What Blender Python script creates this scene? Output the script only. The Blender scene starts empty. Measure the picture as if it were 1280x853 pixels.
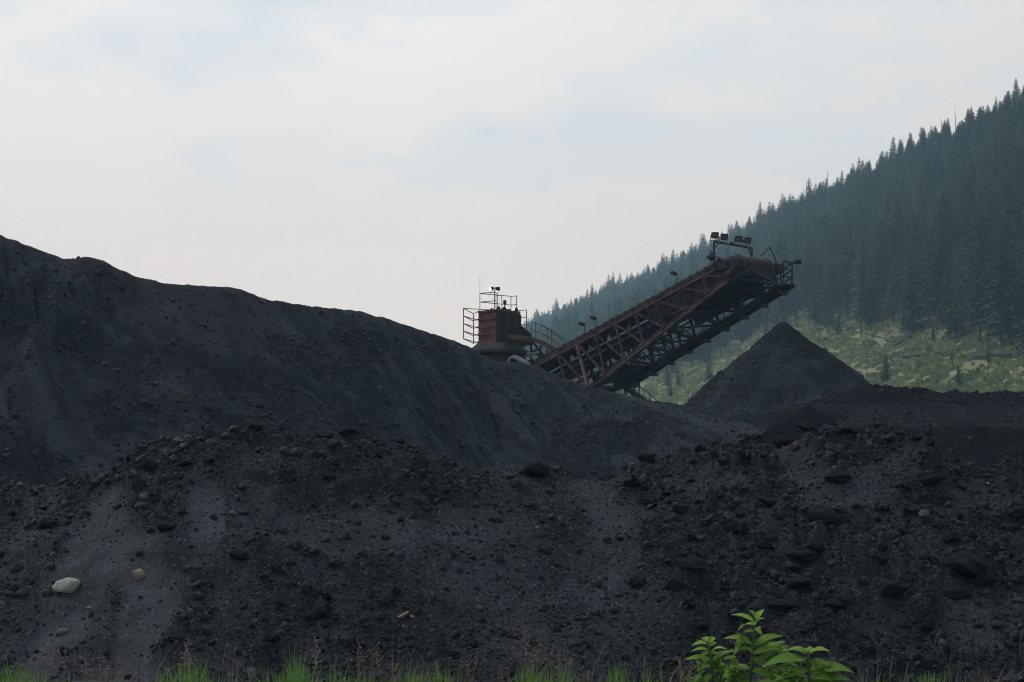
import bpy, math, random
import numpy as np
from mathutils import Vector, Matrix

R = math.radians
random.seed(7)
rng = np.random.default_rng(11)
sc = bpy.context.scene
C = sc.collection

# ------------------------------------------------------------------ camera, sky, sun, exposure
F = 640 / 0.3          # photo pixels per unit of slope
HOR = 600.0            # row of the horizon
CAMZ = 2.0
cam_d = bpy.data.cameras.new('camera')
cam_d.lens = 60.0
cam_d.sensor_width = 36.0
cam_d.shift_y = (HOR - 426.5) / 1280
cam_d.clip_start = 0.1
cam_d.clip_end = 9000
cam_d.dof.use_dof = True
cam_d.dof.focus_distance = 32.0
cam_d.dof.aperture_fstop = 9.0
cam = bpy.data.objects.new('camera', cam_d)
cam.location = (0, 0, CAMZ)
cam.rotation_euler = (R(90), 0, 0)
C.objects.link(cam)
sc.camera = cam

SUN_DIR = Vector((-0.46, 0.26, 0.85)).normalized()
SUN_EL = math.asin(SUN_DIR.z)
SUN_AZ = math.atan2(SUN_DIR.x, SUN_DIR.y)
world = bpy.data.worlds.new('World')
sc.world = world
world.use_nodes = True
wt = world.node_tree
wt.nodes.clear()
def wn(t, **kw):
    n = wt.nodes.new(t)
    for k, v in kw.items():
        setattr(n, k, v)
    return n
w_out = wn('ShaderNodeOutputWorld')
w_bg = wn('ShaderNodeBackground')
w_bg.inputs['Strength'].default_value = 0.10
sky = wn('ShaderNodeTexSky', sky_type='NISHITA')
sky.sun_disc = False
sky.sun_elevation = SUN_EL
sky.sun_rotation = SUN_AZ
sky.air_density = 1.0
sky.dust_density = 2.5
tc = wn('ShaderNodeTexCoord')
mp = wn('ShaderNodeMapping')
mp.inputs['Scale'].default_value = (3.0, 3.0, 7.5)
mp.inputs['Rotation'].default_value = (0.0, R(12), R(10))
mp.inputs['Location'].default_value = (2.35, 0.0, 0.62)
nz = wn('ShaderNodeTexNoise')
nz.inputs['Scale'].default_value = 2.5
nz.inputs['Detail'].default_value = 7
nz.inputs['Roughness'].default_value = 0.52
nz.inputs['Distortion'].default_value = 0.25
rp = wn('ShaderNodeValToRGB')
rp.color_ramp.elements[0].position = 0.36
rp.color_ramp.elements[0].color = (0.15, 0.15, 0.15, 1)
rp.color_ramp.elements[1].position = 0.56
rp.color_ramp.elements[1].color = (1, 1, 1, 1)
sep = wn('ShaderNodeSeparateXYZ')
ccol = wn('ShaderNodeValToRGB')          # cloud colour over elevation: warm haze low, cooler white high
e = ccol.color_ramp.elements
e[0].position = 0.0;  e[0].color = (0.70, 0.695, 0.68, 1)
e[1].position = 1.0;  e[1].color = (0.28, 0.34, 0.42, 1)
m1 = ccol.color_ramp.elements.new(0.12); m1.color = (0.715, 0.705, 0.695, 1)
m2 = ccol.color_ramp.elements.new(0.28); m2.color = (0.76, 0.755, 0.745, 1)
m3 = ccol.color_ramp.elements.new(0.50); m3.color = (0.42, 0.47, 0.53, 1)
cscale = wn('ShaderNodeMix', data_type='RGBA', blend_type='MULTIPLY')
cscale.inputs[0].default_value = 1.0
cscale.inputs[7].default_value = (12.3, 13.2, 13.9, 1)
mix = wn('ShaderNodeMix', data_type='RGBA')
lk = wt.links.new
lk(tc.outputs['Generated'], mp.inputs['Vector'])
lk(mp.outputs['Vector'], nz.inputs['Vector'])
lk(nz.outputs['Fac'], rp.inputs['Fac'])
lk(tc.outputs['Generated'], sep.inputs[0])
lk(sep.outputs['Z'], ccol.inputs['Fac'])
yr = wn('ShaderNodeMapRange')                # overcast is brighter towards the veiled sun than behind the viewer
yr.inputs['From Min'].default_value = -1.0; yr.inputs['From Max'].default_value = 0.9
yr.inputs['To Min'].default_value = 0.5; yr.inputs['To Max'].default_value = 1.0
lk(sep.outputs['Y'], yr.inputs['Value'])
ymul = wn('ShaderNodeMix', data_type='RGBA', blend_type='MULTIPLY'); ymul.inputs[0].default_value = 1.0
xr = wn('ShaderNodeMapRange')                # and a little greyer over the mountain
xr.inputs['From Min'].default_value = -0.05; xr.inputs['From Max'].default_value = 0.30
xr.inputs['To Min'].default_value = 1.0; xr.inputs['To Max'].default_value = 0.84
lk(sep.outputs['X'], xr.inputs['Value'])
xy = wn('ShaderNodeMath', operation='MULTIPLY')
lk(xr.outputs['Result'], xy.inputs[0]); lk(yr.outputs['Result'], xy.inputs[1])
lk(ccol.outputs['Color'], ymul.inputs[6]); lk(xy.outputs[0], ymul.inputs[7])
lk(ymul.outputs[2], cscale.inputs[6])
lowf = wn('ShaderNodeMapRange')              # near the horizon the haze closes up
lowf.inputs['From Min'].default_value = 0.13; lowf.inputs['From Max'].default_value = 0.23
lowf.inputs['To Min'].default_value = 1.0; lowf.inputs['To Max'].default_value = 0.0
lk(sep.outputs['Z'], lowf.inputs['Value'])
cmax = wn('ShaderNodeMath', operation='MAXIMUM')
lk(rp.outputs['Color'], cmax.inputs[0]); lk(lowf.outputs['Result'], cmax.inputs[1])
lk(cmax.outputs[0], mix.inputs[0])
veil = wn('ShaderNodeMix', data_type='RGBA')   # thin veil between the clouds: blue sky seen through milky haze
veil.inputs[0].default_value = 0.78
veil.inputs[7].default_value = (8.0, 9.6, 10.8, 1)
lk(sky.outputs['Color'], veil.inputs[6])
lk(veil.outputs[2], mix.inputs[6])
lk(cscale.outputs[2], mix.inputs[7])
lk(mix.outputs[2], w_bg.inputs['Color'])
lk(w_bg.outputs['Background'], w_out.inputs['Surface'])

sun_d = bpy.data.lights.new('sun', 'SUN')
sun_d.energy = 1.4
sun_d.angle = R(14)
sun_d.color = (1.0, 0.96, 0.91)
sun = bpy.data.objects.new('sun', sun_d)
sun.rotation_euler = SUN_DIR.to_track_quat('Z', 'Y').to_euler()
C.objects.link(sun)

sc.view_settings.view_transform = 'Standard'
sc.view_settings.look = 'None'
sc.view_settings.exposure = 0.0
sc.view_settings.gamma = 1.0
sc.view_settings.use_curve_mapping = False
sc.render.engine = 'CYCLES'
sc.cycles.use_denoising = True
sc.cycles.filter_width = 1.0
sc.cycles.max_bounces = 5
sc.cycles.diffuse_bounces = 3
sc.cycles.glossy_bounces = 2
sc.cycles.volume_bounces = 1
sc.cycles.transparent_max_bounces = 4

# ------------------------------------------------------------------ helpers
def P(px, py, Y):
    return Vector(((px - 640) / F * Y, Y, CAMZ + (HOR - py) / F * Y))

def hashgrid(ix, iy, seed):
    h = (ix.astype(np.int64) * 374761393 + iy.astype(np.int64) * 668265263 + seed * 1442695041) & 0xffffffff
    h = ((h ^ (h >> 13)) * 1274126177) & 0xffffffff
    h = ((h ^ (h >> 16)) * 2246822519) & 0xffffffff
    return (h ^ (h >> 15)) & 0xffffffff

def perlin(x, y, seed=0):
    x = np.asarray(x, float); y = np.asarray(y, float)
    ix = np.floor(x); iy = np.floor(y)
    fx = x - ix; fy = y - iy
    u = fx * fx * fx * (fx * (fx * 6 - 15) + 10)
    v = fy * fy * fy * (fy * (fy * 6 - 15) + 10)
    def g(ax, ay):
        a = hashgrid(ix + ax, iy + ay, seed) * (2 * np.pi / 4294967296.0)
        return np.cos(a) * (fx - ax) + np.sin(a) * (fy - ay)
    n0 = g(0, 0); n1 = g(1, 0); n2 = g(0, 1); n3 = g(1, 1)
    return 1.5 * ((n0 * (1 - u) + n1 * u) * (1 - v) + (n2 * (1 - u) + n3 * u) * v)

def fbm(x, y, octv=4, seed=0, gain=0.5):
    a = 1.0; s = 0.0
    for k in range(octv):
        s = s + a * perlin(x, y, seed + k * 17)
        x = x * 2.03 + 5.3; y = y * 2.03 + 1.7; a *= gain
    return s

def worley(x, y, seed=0):
    ix = np.floor(x); iy = np.floor(y)
    f1 = np.full(x.shape, 9.0); rid = np.zeros(x.shape)
    for ax in (-1, 0, 1):
        for ay in (-1, 0, 1):
            cx = ix + ax; cy = iy + ay
            h = hashgrid(cx, cy, seed); h2 = hashgrid(cx, cy, seed + 91)
            px = cx + (h & 0xffff) / 65536.0; py = cy + (h >> 16) / 65536.0
            d = np.hypot(x - px, y - py)
            m = d < f1
            f1 = np.where(m, d, f1)
            rid = np.where(m, (h2 & 0xffff) / 65536.0, rid)
    return f1, rid

def sstep(a, b, x):
    t = np.clip((x - a) / (b - a), 0, 1)
    return t * t * (3 - 2 * t)

def fast_mesh(name, verts, faces, mat, smooth=True):
    """faces: (n,3) or (n,4) int array"""
    me = bpy.data.meshes.new(name)
    verts = np.ascontiguousarray(verts, dtype=np.float32)
    faces = np.ascontiguousarray(faces, dtype=np.int32)
    n, k = faces.shape
    me.vertices.add(len(verts)); me.vertices.foreach_set('co', verts.ravel())
    me.loops.add(n * k); me.loops.foreach_set('vertex_index', faces.ravel())
    me.polygons.add(n)
    me.polygons.foreach_set('loop_start', np.arange(0, n * k, k, dtype=np.int32))
    me.polygons.foreach_set('loop_total', np.full(n, k, dtype=np.int32))
    me.polygons.foreach_set('use_smooth', np.full(n, smooth, dtype=bool))
    me.update(calc_edges=True)
    if mat: me.materials.append(mat)
    return me

def grid_mesh(name, X, Y, Z, mat, attrs=None):
    ny, nx = X.shape
    v = np.stack([X.ravel(), Y.ravel(), Z.ravel()], 1)
    i = np.arange(ny * nx).reshape(ny, nx)
    f = np.stack([i[:-1, :-1].ravel(), i[:-1, 1:].ravel(), i[1:, 1:].ravel(), i[1:, :-1].ravel()], 1)
    me = fast_mesh(name, v, f, mat)
    for k, a in (attrs or {}).items():
        at = me.attributes.new(k, 'FLOAT', 'POINT')
        at.data.foreach_set('value', np.ascontiguousarray(a.ravel(), dtype=np.float32))
    return me

def link(name, me, parent=None, loc=None):
    o = bpy.data.objects.new(name, me)
    C.objects.link(o)
    if parent is not None: o.parent = parent
    if loc is not None: o.location = loc
    return o

def tag(o, label, cat, group=None, kind=None):
    o['label'] = label; o['category'] = cat
    if group: o['group'] = group
    if kind: o['kind'] = kind
    return o

def empty(name, loc=(0, 0, 0), label=None, cat=None, group=None, rz=0):
    o = bpy.data.objects.new(name, None)
    o.empty_display_size = 0.2
    o.location = loc; o.rotation_euler = (0, 0, rz)
    C.objects.link(o)
    if label: tag(o, label, cat, group)
    return o

def ico(sub):
    import bmesh
    bm = bmesh.new(); bmesh.ops.create_icosphere(bm, subdivisions=sub, radius=1.0)
    v = np.array([tuple(q.co) for q in bm.verts]); f = np.array([[q.index for q in p.verts] for p in bm.faces]); bm.free()
    return v, f
def rock_shape(sub, seed, flat=0.7, rough=0.25, planes=7):
    rg = np.random.default_rng(seed)
    v, f = ico(sub)
    n = rg.normal(size=(planes, 3)); n /= np.linalg.norm(n, axis=1)[:, None]
    for q in n:                                       # cut facets
        dcut = rg.uniform(0.55, 0.85); dd_ = v @ q
        v = v - np.outer(np.maximum(dd_ - dcut, 0) * 0.92, q)
    ph = rg.uniform(0, 9, 3)
    nn = fbm(v[:, 0] * 1.6 + ph[0] + v[:, 2], v[:, 1] * 1.6 + ph[1] - v[:, 2], 4, seed)
    v = v * (1 + rough * nn)[:, None]
    v *= np.array([1.0, rg.uniform(0.7, 0.95), flat])
    return v, f
small = [rock_shape(1, 500 + i, rg_f, 0.3, 4) for i, rg_f in enumerate((0.75, 0.6, 0.85, 0.7, 0.55, 0.8))]
def scatter_rocks(rX_, rY_, rZ_, size):
    """many small stones as one vertex and face array"""
    AV = []; AF = []; off = 0; N_ = len(size)
    for k, (v, f) in enumerate(small):
        m = np.where(np.arange(N_) % len(small) == k)[0]
        a = rng.uniform(0, 6.28, len(m)); ti = rng.normal(0, .5, len(m)); ti2 = rng.normal(0.45, .4, len(m))
        ca, sa = np.cos(a), np.sin(a)
        vv = np.repeat(v[None], len(m), 0) * size[m][:, None, None] * rng.uniform(.75, 1.25, (len(m), 1, 3))
        x_, y_, z_ = vv[..., 0], vv[..., 1], vv[..., 2]
        x_, y_ = x_ * ca[:, None] - y_ * sa[:, None], x_ * sa[:, None] + y_ * ca[:, None]
        y_, z_ = y_ * np.cos(ti2)[:, None] - z_ * np.sin(ti2)[:, None], y_ * np.sin(ti2)[:, None] + z_ * np.cos(ti2)[:, None]
        x_, z_ = x_ * np.cos(ti)[:, None] - z_ * np.sin(ti)[:, None], x_ * np.sin(ti)[:, None] + z_ * np.cos(ti)[:, None]
        AV.append(np.stack([x_ + rX_[m][:, None], y_ + rY_[m][:, None], z_ + rZ_[m][:, None]], 2).reshape(-1, 3))
        AF.append((f[None] + (off + np.arange(len(m)) * len(v))[:, None, None]).reshape(-1, 3)); off += len(m) * len(v)
    return np.concatenate(AV), np.concatenate(AF)

class MB:
    def __init__(self): self.v = []; self.f = []
    def hexa(self, pts):
        b = len(self.v); self.v += [tuple(p) for p in pts]
        for q in ((0, 3, 2, 1), (4, 5, 6, 7), (0, 1, 5, 4), (1, 2, 6, 5), (2, 3, 7, 6), (3, 0, 4, 7)):
            self.f.append(tuple(b + i for i in q))
        return self
    def box(self, x0, x1, y0, y1, z0, z1):
        return self.hexa([(x0, y0, z0), (x1, y0, z0), (x1, y1, z0), (x0, y1, z0),
                          (x0, y0, z1), (x1, y0, z1), (x1, y1, z1), (x0, y1, z1)])
    def bar(self, a, b, w, h=None, up=(0, 0, 1)):
        a = Vector(a); b = Vector(b); d = (b - a).normalized(); h = h or w
        up = Vector(up)
        if abs(d.dot(up)) > 0.97: up = Vector((0, 1, 0)) if abs(d.y) < 0.9 else Vector((1, 0, 0))
        s = d.cross(up).normalized(); u = s.cross(d)
        s *= w / 2; u *= h / 2
        return self.hexa([a - s - u, b - s - u, b + s - u, a + s - u, a - s + u, b - s + u, b + s + u, a + s + u])
    def channel(self, a, b, w, h, up=(0, 0, 1), t=0.025):
        """I-section bar: web and two flanges"""
        a = Vector(a); b = Vector(b); d = (b - a).normalized(); up = Vector(up)
        if abs(d.dot(up)) > 0.97: up = Vector((1, 0, 0))
        s = d.cross(up).normalized(); u = s.cross(d).normalized()
        self.bar(a + u * (h / 2 - t / 2), b + u * (h / 2 - t / 2), w, t, u)
        self.bar(a - u * (h / 2 - t / 2), b - u * (h / 2 - t / 2), w, t, u)
        self.bar(a, b, t, h - 2 * t, u)
        return self
    def tube(self, pts, r, n=8, cap=True):
        pts = [Vector(p) for p in pts]
        rs = r if isinstance(r, (list, tuple)) else [r] * len(pts)
        rings = []; prev = None
        for i, p in enumerate(pts):
            d = (pts[min(i + 1, len(pts) - 1)] - pts[max(i - 1, 0)]).normalized()
            if prev is None:
                a = Vector((0, 0, 1)) if abs(d.z) < 0.9 else Vector((1, 0, 0))
                s = d.cross(a).normalized()
            else:
                s = (prev - d * prev.dot(d)).normalized()
            prev = s; t = d.cross(s)
            b = len(self.v)
            for k in range(n):
                an = 2 * math.pi * k / n
                self.v.append(tuple(p + (s * math.cos(an) + t * math.sin(an)) * rs[i]))
            rings.append(b)
        for a, b in zip(rings[:-1], rings[1:]):
            for k in range(n):
                self.f.append((a + k, a + (k + 1) % n, b + (k + 1) % n, b + k))
        if cap:
            self.f.append(tuple(rings[0] + k for k in reversed(range(n))))
            self.f.append(tuple(rings[-1] + k for k in range(n)))
        return self
    def lathe(self, prof, n=32, c=(0, 0, 0), a0=0, a1=2 * math.pi):
        full = abs(a1 - a0 - 2 * math.pi) < 1e-6
        m = n if full else n + 1
        b = len(self.v)
        for r, z in prof:
            for k in range(m):
                an = a0 + (a1 - a0) * k / n
                self.v.append((c[0] + r * math.cos(an), c[1] + r * math.sin(an), c[2] + z))
        for j in range(len(prof) - 1):
            for k in range(n):
                k2 = (k + 1) % m
                self.f.append((b + j * m + k, b + j * m + k2, b + (j + 1) * m + k2, b + (j + 1) * m + k))
        return self
    def prism(self, poly, y0, y1):
        """outline in xz, extruded along y"""
        b = len(self.v); n = len(poly)
        self.v += [(x, y0, z) for x, z in poly] + [(x, y1, z) for x, z in poly]
        self.f.append(tuple(range(b, b + n))); self.f.append(tuple(reversed(range(b + n, b + 2 * n))))
        for k in range(n):
            self.f.append((b + k, b + n + k, b + n + (k + 1) % n, b + (k + 1) % n))
        return self
    def build(self, name, mat, parent=None, smooth=False, xf=None):
        me = bpy.data.meshes.new(name)
        v = self.v if xf is None else [tuple(xf @ Vector(p)) for p in self.v]
        me.from_pydata(v, [], self.f); me.materials.append(mat)
        if smooth:
            me.polygons.foreach_set('use_smooth', [True] * len(me.polygons))
            me.set_sharp_from_angle(angle=R(40))
        me.update()
        return link(name, me, parent)

# ------------------------------------------------------------------ materials
def mat(name, base, rough=0.8, var=0.3, scale=3.0, base2=None, spec=0.3, metallic=0.0, bump=0.0, bscale=20.0, emit=None, estr=0.0):
    m = bpy.data.materials.new(name); m.use_nodes = True
    nt = m.node_tree; b = nt.nodes['Principled BSDF']
    b.inputs['Roughness'].default_value = rough
    b.inputs['Specular IOR Level'].default_value = spec
    b.inputs['Metallic'].default_value = metallic
    t = nt.nodes.new('ShaderNodeTexCoord'); n = nt.nodes.new('ShaderNodeTexNoise')
    n.inputs['Scale'].default_value = scale; n.inputs['Detail'].default_value = 6; n.inputs['Roughness'].default_value = 0.65
    nt.links.new(t.outputs['Object'], n.inputs['Vector'])
    r = nt.nodes.new('ShaderNodeValToRGB')
    b2 = base2 or tuple(c * (1 - var) for c in base)
    r.color_ramp.elements[0].position = 0.35; r.color_ramp.elements[0].color = (*b2, 1)
    r.color_ramp.elements[1].position = 0.65; r.color_ramp.elements[1].color = (*base, 1)
    nt.links.new(n.outputs['Fac'], r.inputs['Fac']); nt.links.new(r.outputs['Color'], b.inputs['Base Color'])
    if bump:
        n2 = nt.nodes.new('ShaderNodeTexNoise'); n2.inputs['Scale'].default_value = bscale; n2.inputs['Detail'].default_value = 5
        nt.links.new(t.outputs['Object'], n2.inputs['Vector'])
        bp = nt.nodes.new('ShaderNodeBump'); bp.inputs['Strength'].default_value = bump; bp.inputs['Distance'].default_value = 0.05
        nt.links.new(n2.outputs['Fac'], bp.inputs['Height']); nt.links.new(bp.outputs['Normal'], b.inputs['Normal'])
    if emit:
        b.inputs['Emission Color'].default_value = (*emit, 1); b.inputs['Emission Strength'].default_value = estr
    m['nodes_ramp'] = r.name
    return m

def coal_mat(name, c_dark, c_dust, c_brown, scale=1.0, bump=0.5, attr='dust', rough=0.9, spec=0.0):
    """coal fines: noise-mottled black, dust streaks from a mesh attribute, brownish patches, fine grain bump"""
    m = bpy.data.materials.new(name); m.use_nodes = True
    nt = m.node_tree; L = nt.links.new; b = nt.nodes['Principled BSDF']
    N = nt.nodes.new
    b.inputs['Roughness'].default_value = rough; b.inputs['Specular IOR Level'].default_value = spec
    g = N('ShaderNodeNewGeometry')
    def noise(s, d=6, ro=0.6, vec=None):
        n = N('ShaderNodeTexNoise'); n.inputs['Scale'].default_value = s; n.inputs['Detail'].default_value = d
        n.inputs['Roughness'].default_value = ro
        L(vec or g.outputs['Position'], n.inputs['Vector']); return n
    def ramp(src, p0, p1):
        r = N('ShaderNodeMapRange'); r.inputs['From Min'].default_value = p0; r.inputs['From Max'].default_value = p1
        L(src, r.inputs['Value']); return r.outputs['Result']
    def mx(fac, a, c):
        q = N('ShaderNodeMix'); q.data_type = 'RGBA'; L(fac, q.inputs[0])
        for i, val in ((6, a), (7, c)):
            if isinstance(val, tuple): q.inputs[i].default_value = (*val, 1)
            else: L(val, q.inputs[i])
        return q.outputs[2]
    a = N('ShaderNodeAttribute'); a.attribute_name = attr
    n1 = noise(0.9 * scale); n2 = noise(0.22 * scale, 4); n3 = noise(24 * scale, 2, 0.6)
    col = mx(ramp(n1.outputs['Fac'], 0.3, 0.7), tuple(c * 0.6 for c in c_dark), tuple(c * 1.3 for c in c_dark))
    col = mx(a.outputs['Fac'], col, c_dust)
    br = N('ShaderNodeMath'); br.operation = 'MULTIPLY'; br.inputs[1].default_value = 0.55
    L(ramp(n2.outputs['Fac'], 0.5, 0.68), br.inputs[0])
    col = mx(br.outputs[0], col, c_brown)
    gr = N('ShaderNodeMath'); gr.operation = 'MULTIPLY'; gr.inputs[1].default_value = 0.7 if scale >= 1 else 0.25
    L(ramp(n3.outputs['Fac'], 0.58, 0.74), gr.inputs[0])
    col = mx(gr.outputs[0], col, tuple(min(1, c * 2.2) for c in c_dust))  # coal glints painted as bright specks into the base colour
    L(col, b.inputs['Base Color'])
    nb = noise(26 * scale, 6, 0.7)
    bp = N('ShaderNodeBump'); bp.inputs['Strength'].default_value = bump; bp.inputs['Distance'].default_value = 0.03 / scale
    L(nb.outputs['Fac'], bp.inputs['Height']); L(bp.outputs['Normal'], b.inputs['Normal'])
    return m

M = {}
M['coal'] = coal_mat('coal_rubble', (0.0310, 0.0330, 0.0385), (0.063, 0.0660, 0.0730), (0.042, 0.0395, 0.0430))
M['coal_far'] = coal_mat('coal_fines', (0.0255, 0.0285, 0.0340), (0.0480, 0.0525, 0.0610), (0.0430, 0.0430, 0.0480), scale=0.6, bump=0.9)  # ridge: bluer tint puts some distance haze into the coal's own colour
M['coal_cone'] = coal_mat('coal_fresh', (0.0200, 0.0224, 0.0280), (0.054, 0.060, 0.071), (0.023, 0.0235, 0.027), scale=0.6, bump=0.9)
M['coal_dark'] = coal_mat('coal_black', (0.0105, 0.0115, 0.0145), (0.020, 0.021, 0.025), (0.012, 0.012, 0.014), scale=0.5, bump=0.6)  # darkest coal, for the small pointed mound
M['coal_brown'] = coal_mat('coal_weathered', (0.0160, 0.0165, 0.0200), (0.0270, 0.0255, 0.0285), (0.0260, 0.0235, 0.0260), scale=0.35, bump=0.6)
def stone_var(name, c0, c1, c2):
    m = bpy.data.materials.new(name); m.use_nodes = True
    nt = m.node_tree; b = nt.nodes['Principled BSDF']; b.inputs['Roughness'].default_value = 0.55; b.inputs['Specular IOR Level'].default_value = 0.06
    g = nt.nodes.new('ShaderNodeNewGeometry'); r = nt.nodes.new('ShaderNodeValToRGB')
    r.color_ramp.elements[0].position = 0.0; r.color_ramp.elements[0].color = (*c0, 1)
    r.color_ramp.elements[1].position = 1.0; r.color_ramp.elements[1].color = (*c2, 1)  # top end: a few stones coloured paler to stand in for coal glints
    e2 = r.color_ramp.elements.new(0.96); e2.color = (*c1, 1)
    nt.links.new(g.outputs['Random Per Island'], r.inputs['Fac']); nt.links.new(r.outputs['Color'], b.inputs['Base Color'])
    return m
M['gravel'] = stone_var('coal_gravel', (0.0140, 0.0150, 0.0180), (0.0350, 0.0368, 0.0430), (0.075, 0.078, 0.086))
M['lump'] = mat('coal_lump', (0.0320, 0.0335, 0.0390), 0.8, 0.5, 9.0, spec=0.03, bump=0.6, bscale=30)
M['rust'] = mat('rusty_red_steel', (0.115, 0.060, 0.053), 0.85, 0.0, 1.6, (0.028, 0.019, 0.019), bump=0.2)
M['rust_pale'] = mat('faded_red_paint', (0.25, 0.150, 0.138), 0.8, 0.0, 1.1, (0.050, 0.032, 0.031), bump=0.2)
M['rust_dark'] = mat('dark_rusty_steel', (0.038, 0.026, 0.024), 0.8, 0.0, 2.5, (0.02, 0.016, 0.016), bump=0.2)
M['steel_dark'] = mat('dark_steel', (0.022, 0.021, 0.023), 0.7, 0.0, 3.0, (0.010, 0.010, 0.012))  # near-black steel for far members, underside and fittings
M['belt'] = mat('black_rubber', (0.018, 0.018, 0.02), 0.65, 0.3, 3.0)
M['rail'] = mat('weathered_rail', (0.16, 0.11, 0.075), 0.6, 0.0, 4.0, (0.06, 0.045, 0.04))
M['brown_steel'] = mat('brown_steel', (0.15, 0.085, 0.055), 0.7, 0.0, 2.0, (0.06, 0.04, 0.032))
M['galv'] = mat('dull_grey_paint', (0.42, 0.44, 0.45), 0.6, 0.0, 3.0, (0.25, 0.26, 0.27))
M['red_housing'] = mat('red_bin_paint', (0.23, 0.078, 0.070), 0.85, 0.0, 1.8, (0.075, 0.036, 0.035), bump=0.2)
M['dusty_steel'] = mat('coal_dusted_steel', (0.042, 0.032, 0.031), 0.85, 0.0, 1.8, (0.016, 0.015, 0.017), bump=0.3)
M['lamp_on'] = mat('lit_lens', (0.9, 0.9, 0.85), 0.3, 0.02, 1.0, emit=(1, 0.97, 0.9), estr=6.0)
M['lens'] = mat('grey_lens', (0.10, 0.12, 0.13), 0.25, 0.2, 2.0, spec=0.5)
M['stone_pale'] = mat('pale_stone', (0.40, 0.38, 0.34), 0.85, 0.0, 6.0, (0.24, 0.23, 0.22), bump=0.4, bscale=14)
M['stone_tan'] = mat('tan_stone', (0.36, 0.29, 0.20), 0.85, 0.0, 7.0, (0.22, 0.17, 0.12), bump=0.5, bscale=14)
M['stone_grey'] = mat('grey_stone', (0.24, 0.23, 0.22), 0.85, 0.0, 7.0, (0.12, 0.12, 0.12), bump=0.5, bscale=14)
M['stake'] = mat('weathered_wood', (0.30, 0.19, 0.09), 0.8, 0.0, 12.0, (0.14, 0.075, 0.04))
M['log'] = mat('bleached_wood', (0.36, 0.33, 0.29), 0.85, 0.0, 1.2, (0.18, 0.16, 0.14))
M['log_dark'] = mat('charred_wood', (0.07, 0.06, 0.05), 0.9, 0.0, 1.2, (0.03, 0.03, 0.028))
M['bark'] = mat('conifer_bark', (0.10, 0.082, 0.070), 0.95, 0.0, 3.0, (0.04, 0.034, 0.031))
M['snag'] = mat('dead_grey_wood', (0.17, 0.16, 0.15), 0.9, 0.0, 2.0, (0.09, 0.085, 0.08))
M['weed'] = mat('dry_weed', (0.27, 0.21, 0.15), 0.9, 0.0, 9.0, (0.12, 0.085, 0.062))

def leaf_mat(name, c1, c2, c3=None, trans=0.25, rough=0.6, per_object=True):
    m = bpy.data.materials.new(name); m.use_nodes = True
    nt = m.node_tree; L = nt.links.new; N = nt.nodes.new
    b = nt.nodes['Principled BSDF']; b.inputs['Roughness'].default_value = rough; b.inputs['Specular IOR Level'].default_value = 0.25
    g = N('ShaderNodeNewGeometry'); n = N('ShaderNodeTexNoise')
    n.inputs['Scale'].default_value = (0.35 if name == 'clearing_shrubs' else 1.1) if per_object else 9.0; n.inputs['Detail'].default_value = 4
    L(g.outputs['Position'], n.inputs['Vector'])
    mr = N('ShaderNodeMapRange'); mr.inputs['From Min'].default_value = 0.3; mr.inputs['From Max'].default_value = 0.7
    L(n.outputs['Fac'], mr.inputs['Value'])
    q = N('ShaderNodeMix'); q.data_type = 'RGBA'; L(mr.outputs['Result'], q.inputs[0])
    q.inputs[6].default_value = (*c1, 1); q.inputs[7].default_value = (*c2, 1)
    out = q.outputs[2]
    if c3:
        oi = N('ShaderNodeObjectInfo'); q2 = N('ShaderNodeMix'); q2.data_type = 'RGBA'
        pw = N('ShaderNodeMath'); pw.operation = 'POWER'; pw.inputs[1].default_value = 1.6
        L(oi.outputs['Random'], pw.inputs[0]); L(pw.outputs[0], q2.inputs[0])
        L(out, q2.inputs[6]); q2.inputs[7].default_value = (*c3, 1); out = q2.outputs[2]
    L(out, b.inputs['Base Color'])
    t = N('ShaderNodeBsdfTranslucent'); L(out, t.inputs['Color'])
    mx = N('ShaderNodeMixShader'); mx.inputs[0].default_value = trans
    L(b.outputs[0], mx.inputs[1]); L(t.outputs[0], mx.inputs[2])
    L(mx.outputs[0], nt.nodes['Material Output'].inputs['Surface'])
    return m
M['needles'] = leaf_mat('conifer_needles', (0.008, 0.020, 0.011), (0.036, 0.064, 0.027), (0.105, 0.132, 0.052), 0.12, 0.7)
M['sapling'] = leaf_mat('sapling_needles', (0.035, 0.060, 0.032), (0.070, 0.100, 0.045), None, 0.15, 0.7)
M['shrub'] = leaf_mat('clearing_shrubs', (0.14, 0.185, 0.075), (0.34, 0.37, 0.15), None, 0.3, 0.7)
M['grass'] = leaf_mat('grass_blades', (0.10, 0.22, 0.04), (0.20, 0.34, 0.07), None, 0.35, 0.5, False)
M['leaf'] = leaf_mat('broad_leaves', (0.075, 0.185, 0.022), (0.22, 0.36, 0.045), None, 0.35, 0.6, False)
M['leaf_young'] = leaf_mat('young_leaves', (0.20, 0.36, 0.05), (0.30, 0.46, 0.07), None, 0.4, 0.6, False)
M['stem'] = mat('green_stem', (0.10, 0.13, 0.04), 0.7, 0.4, 10.0)

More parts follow.
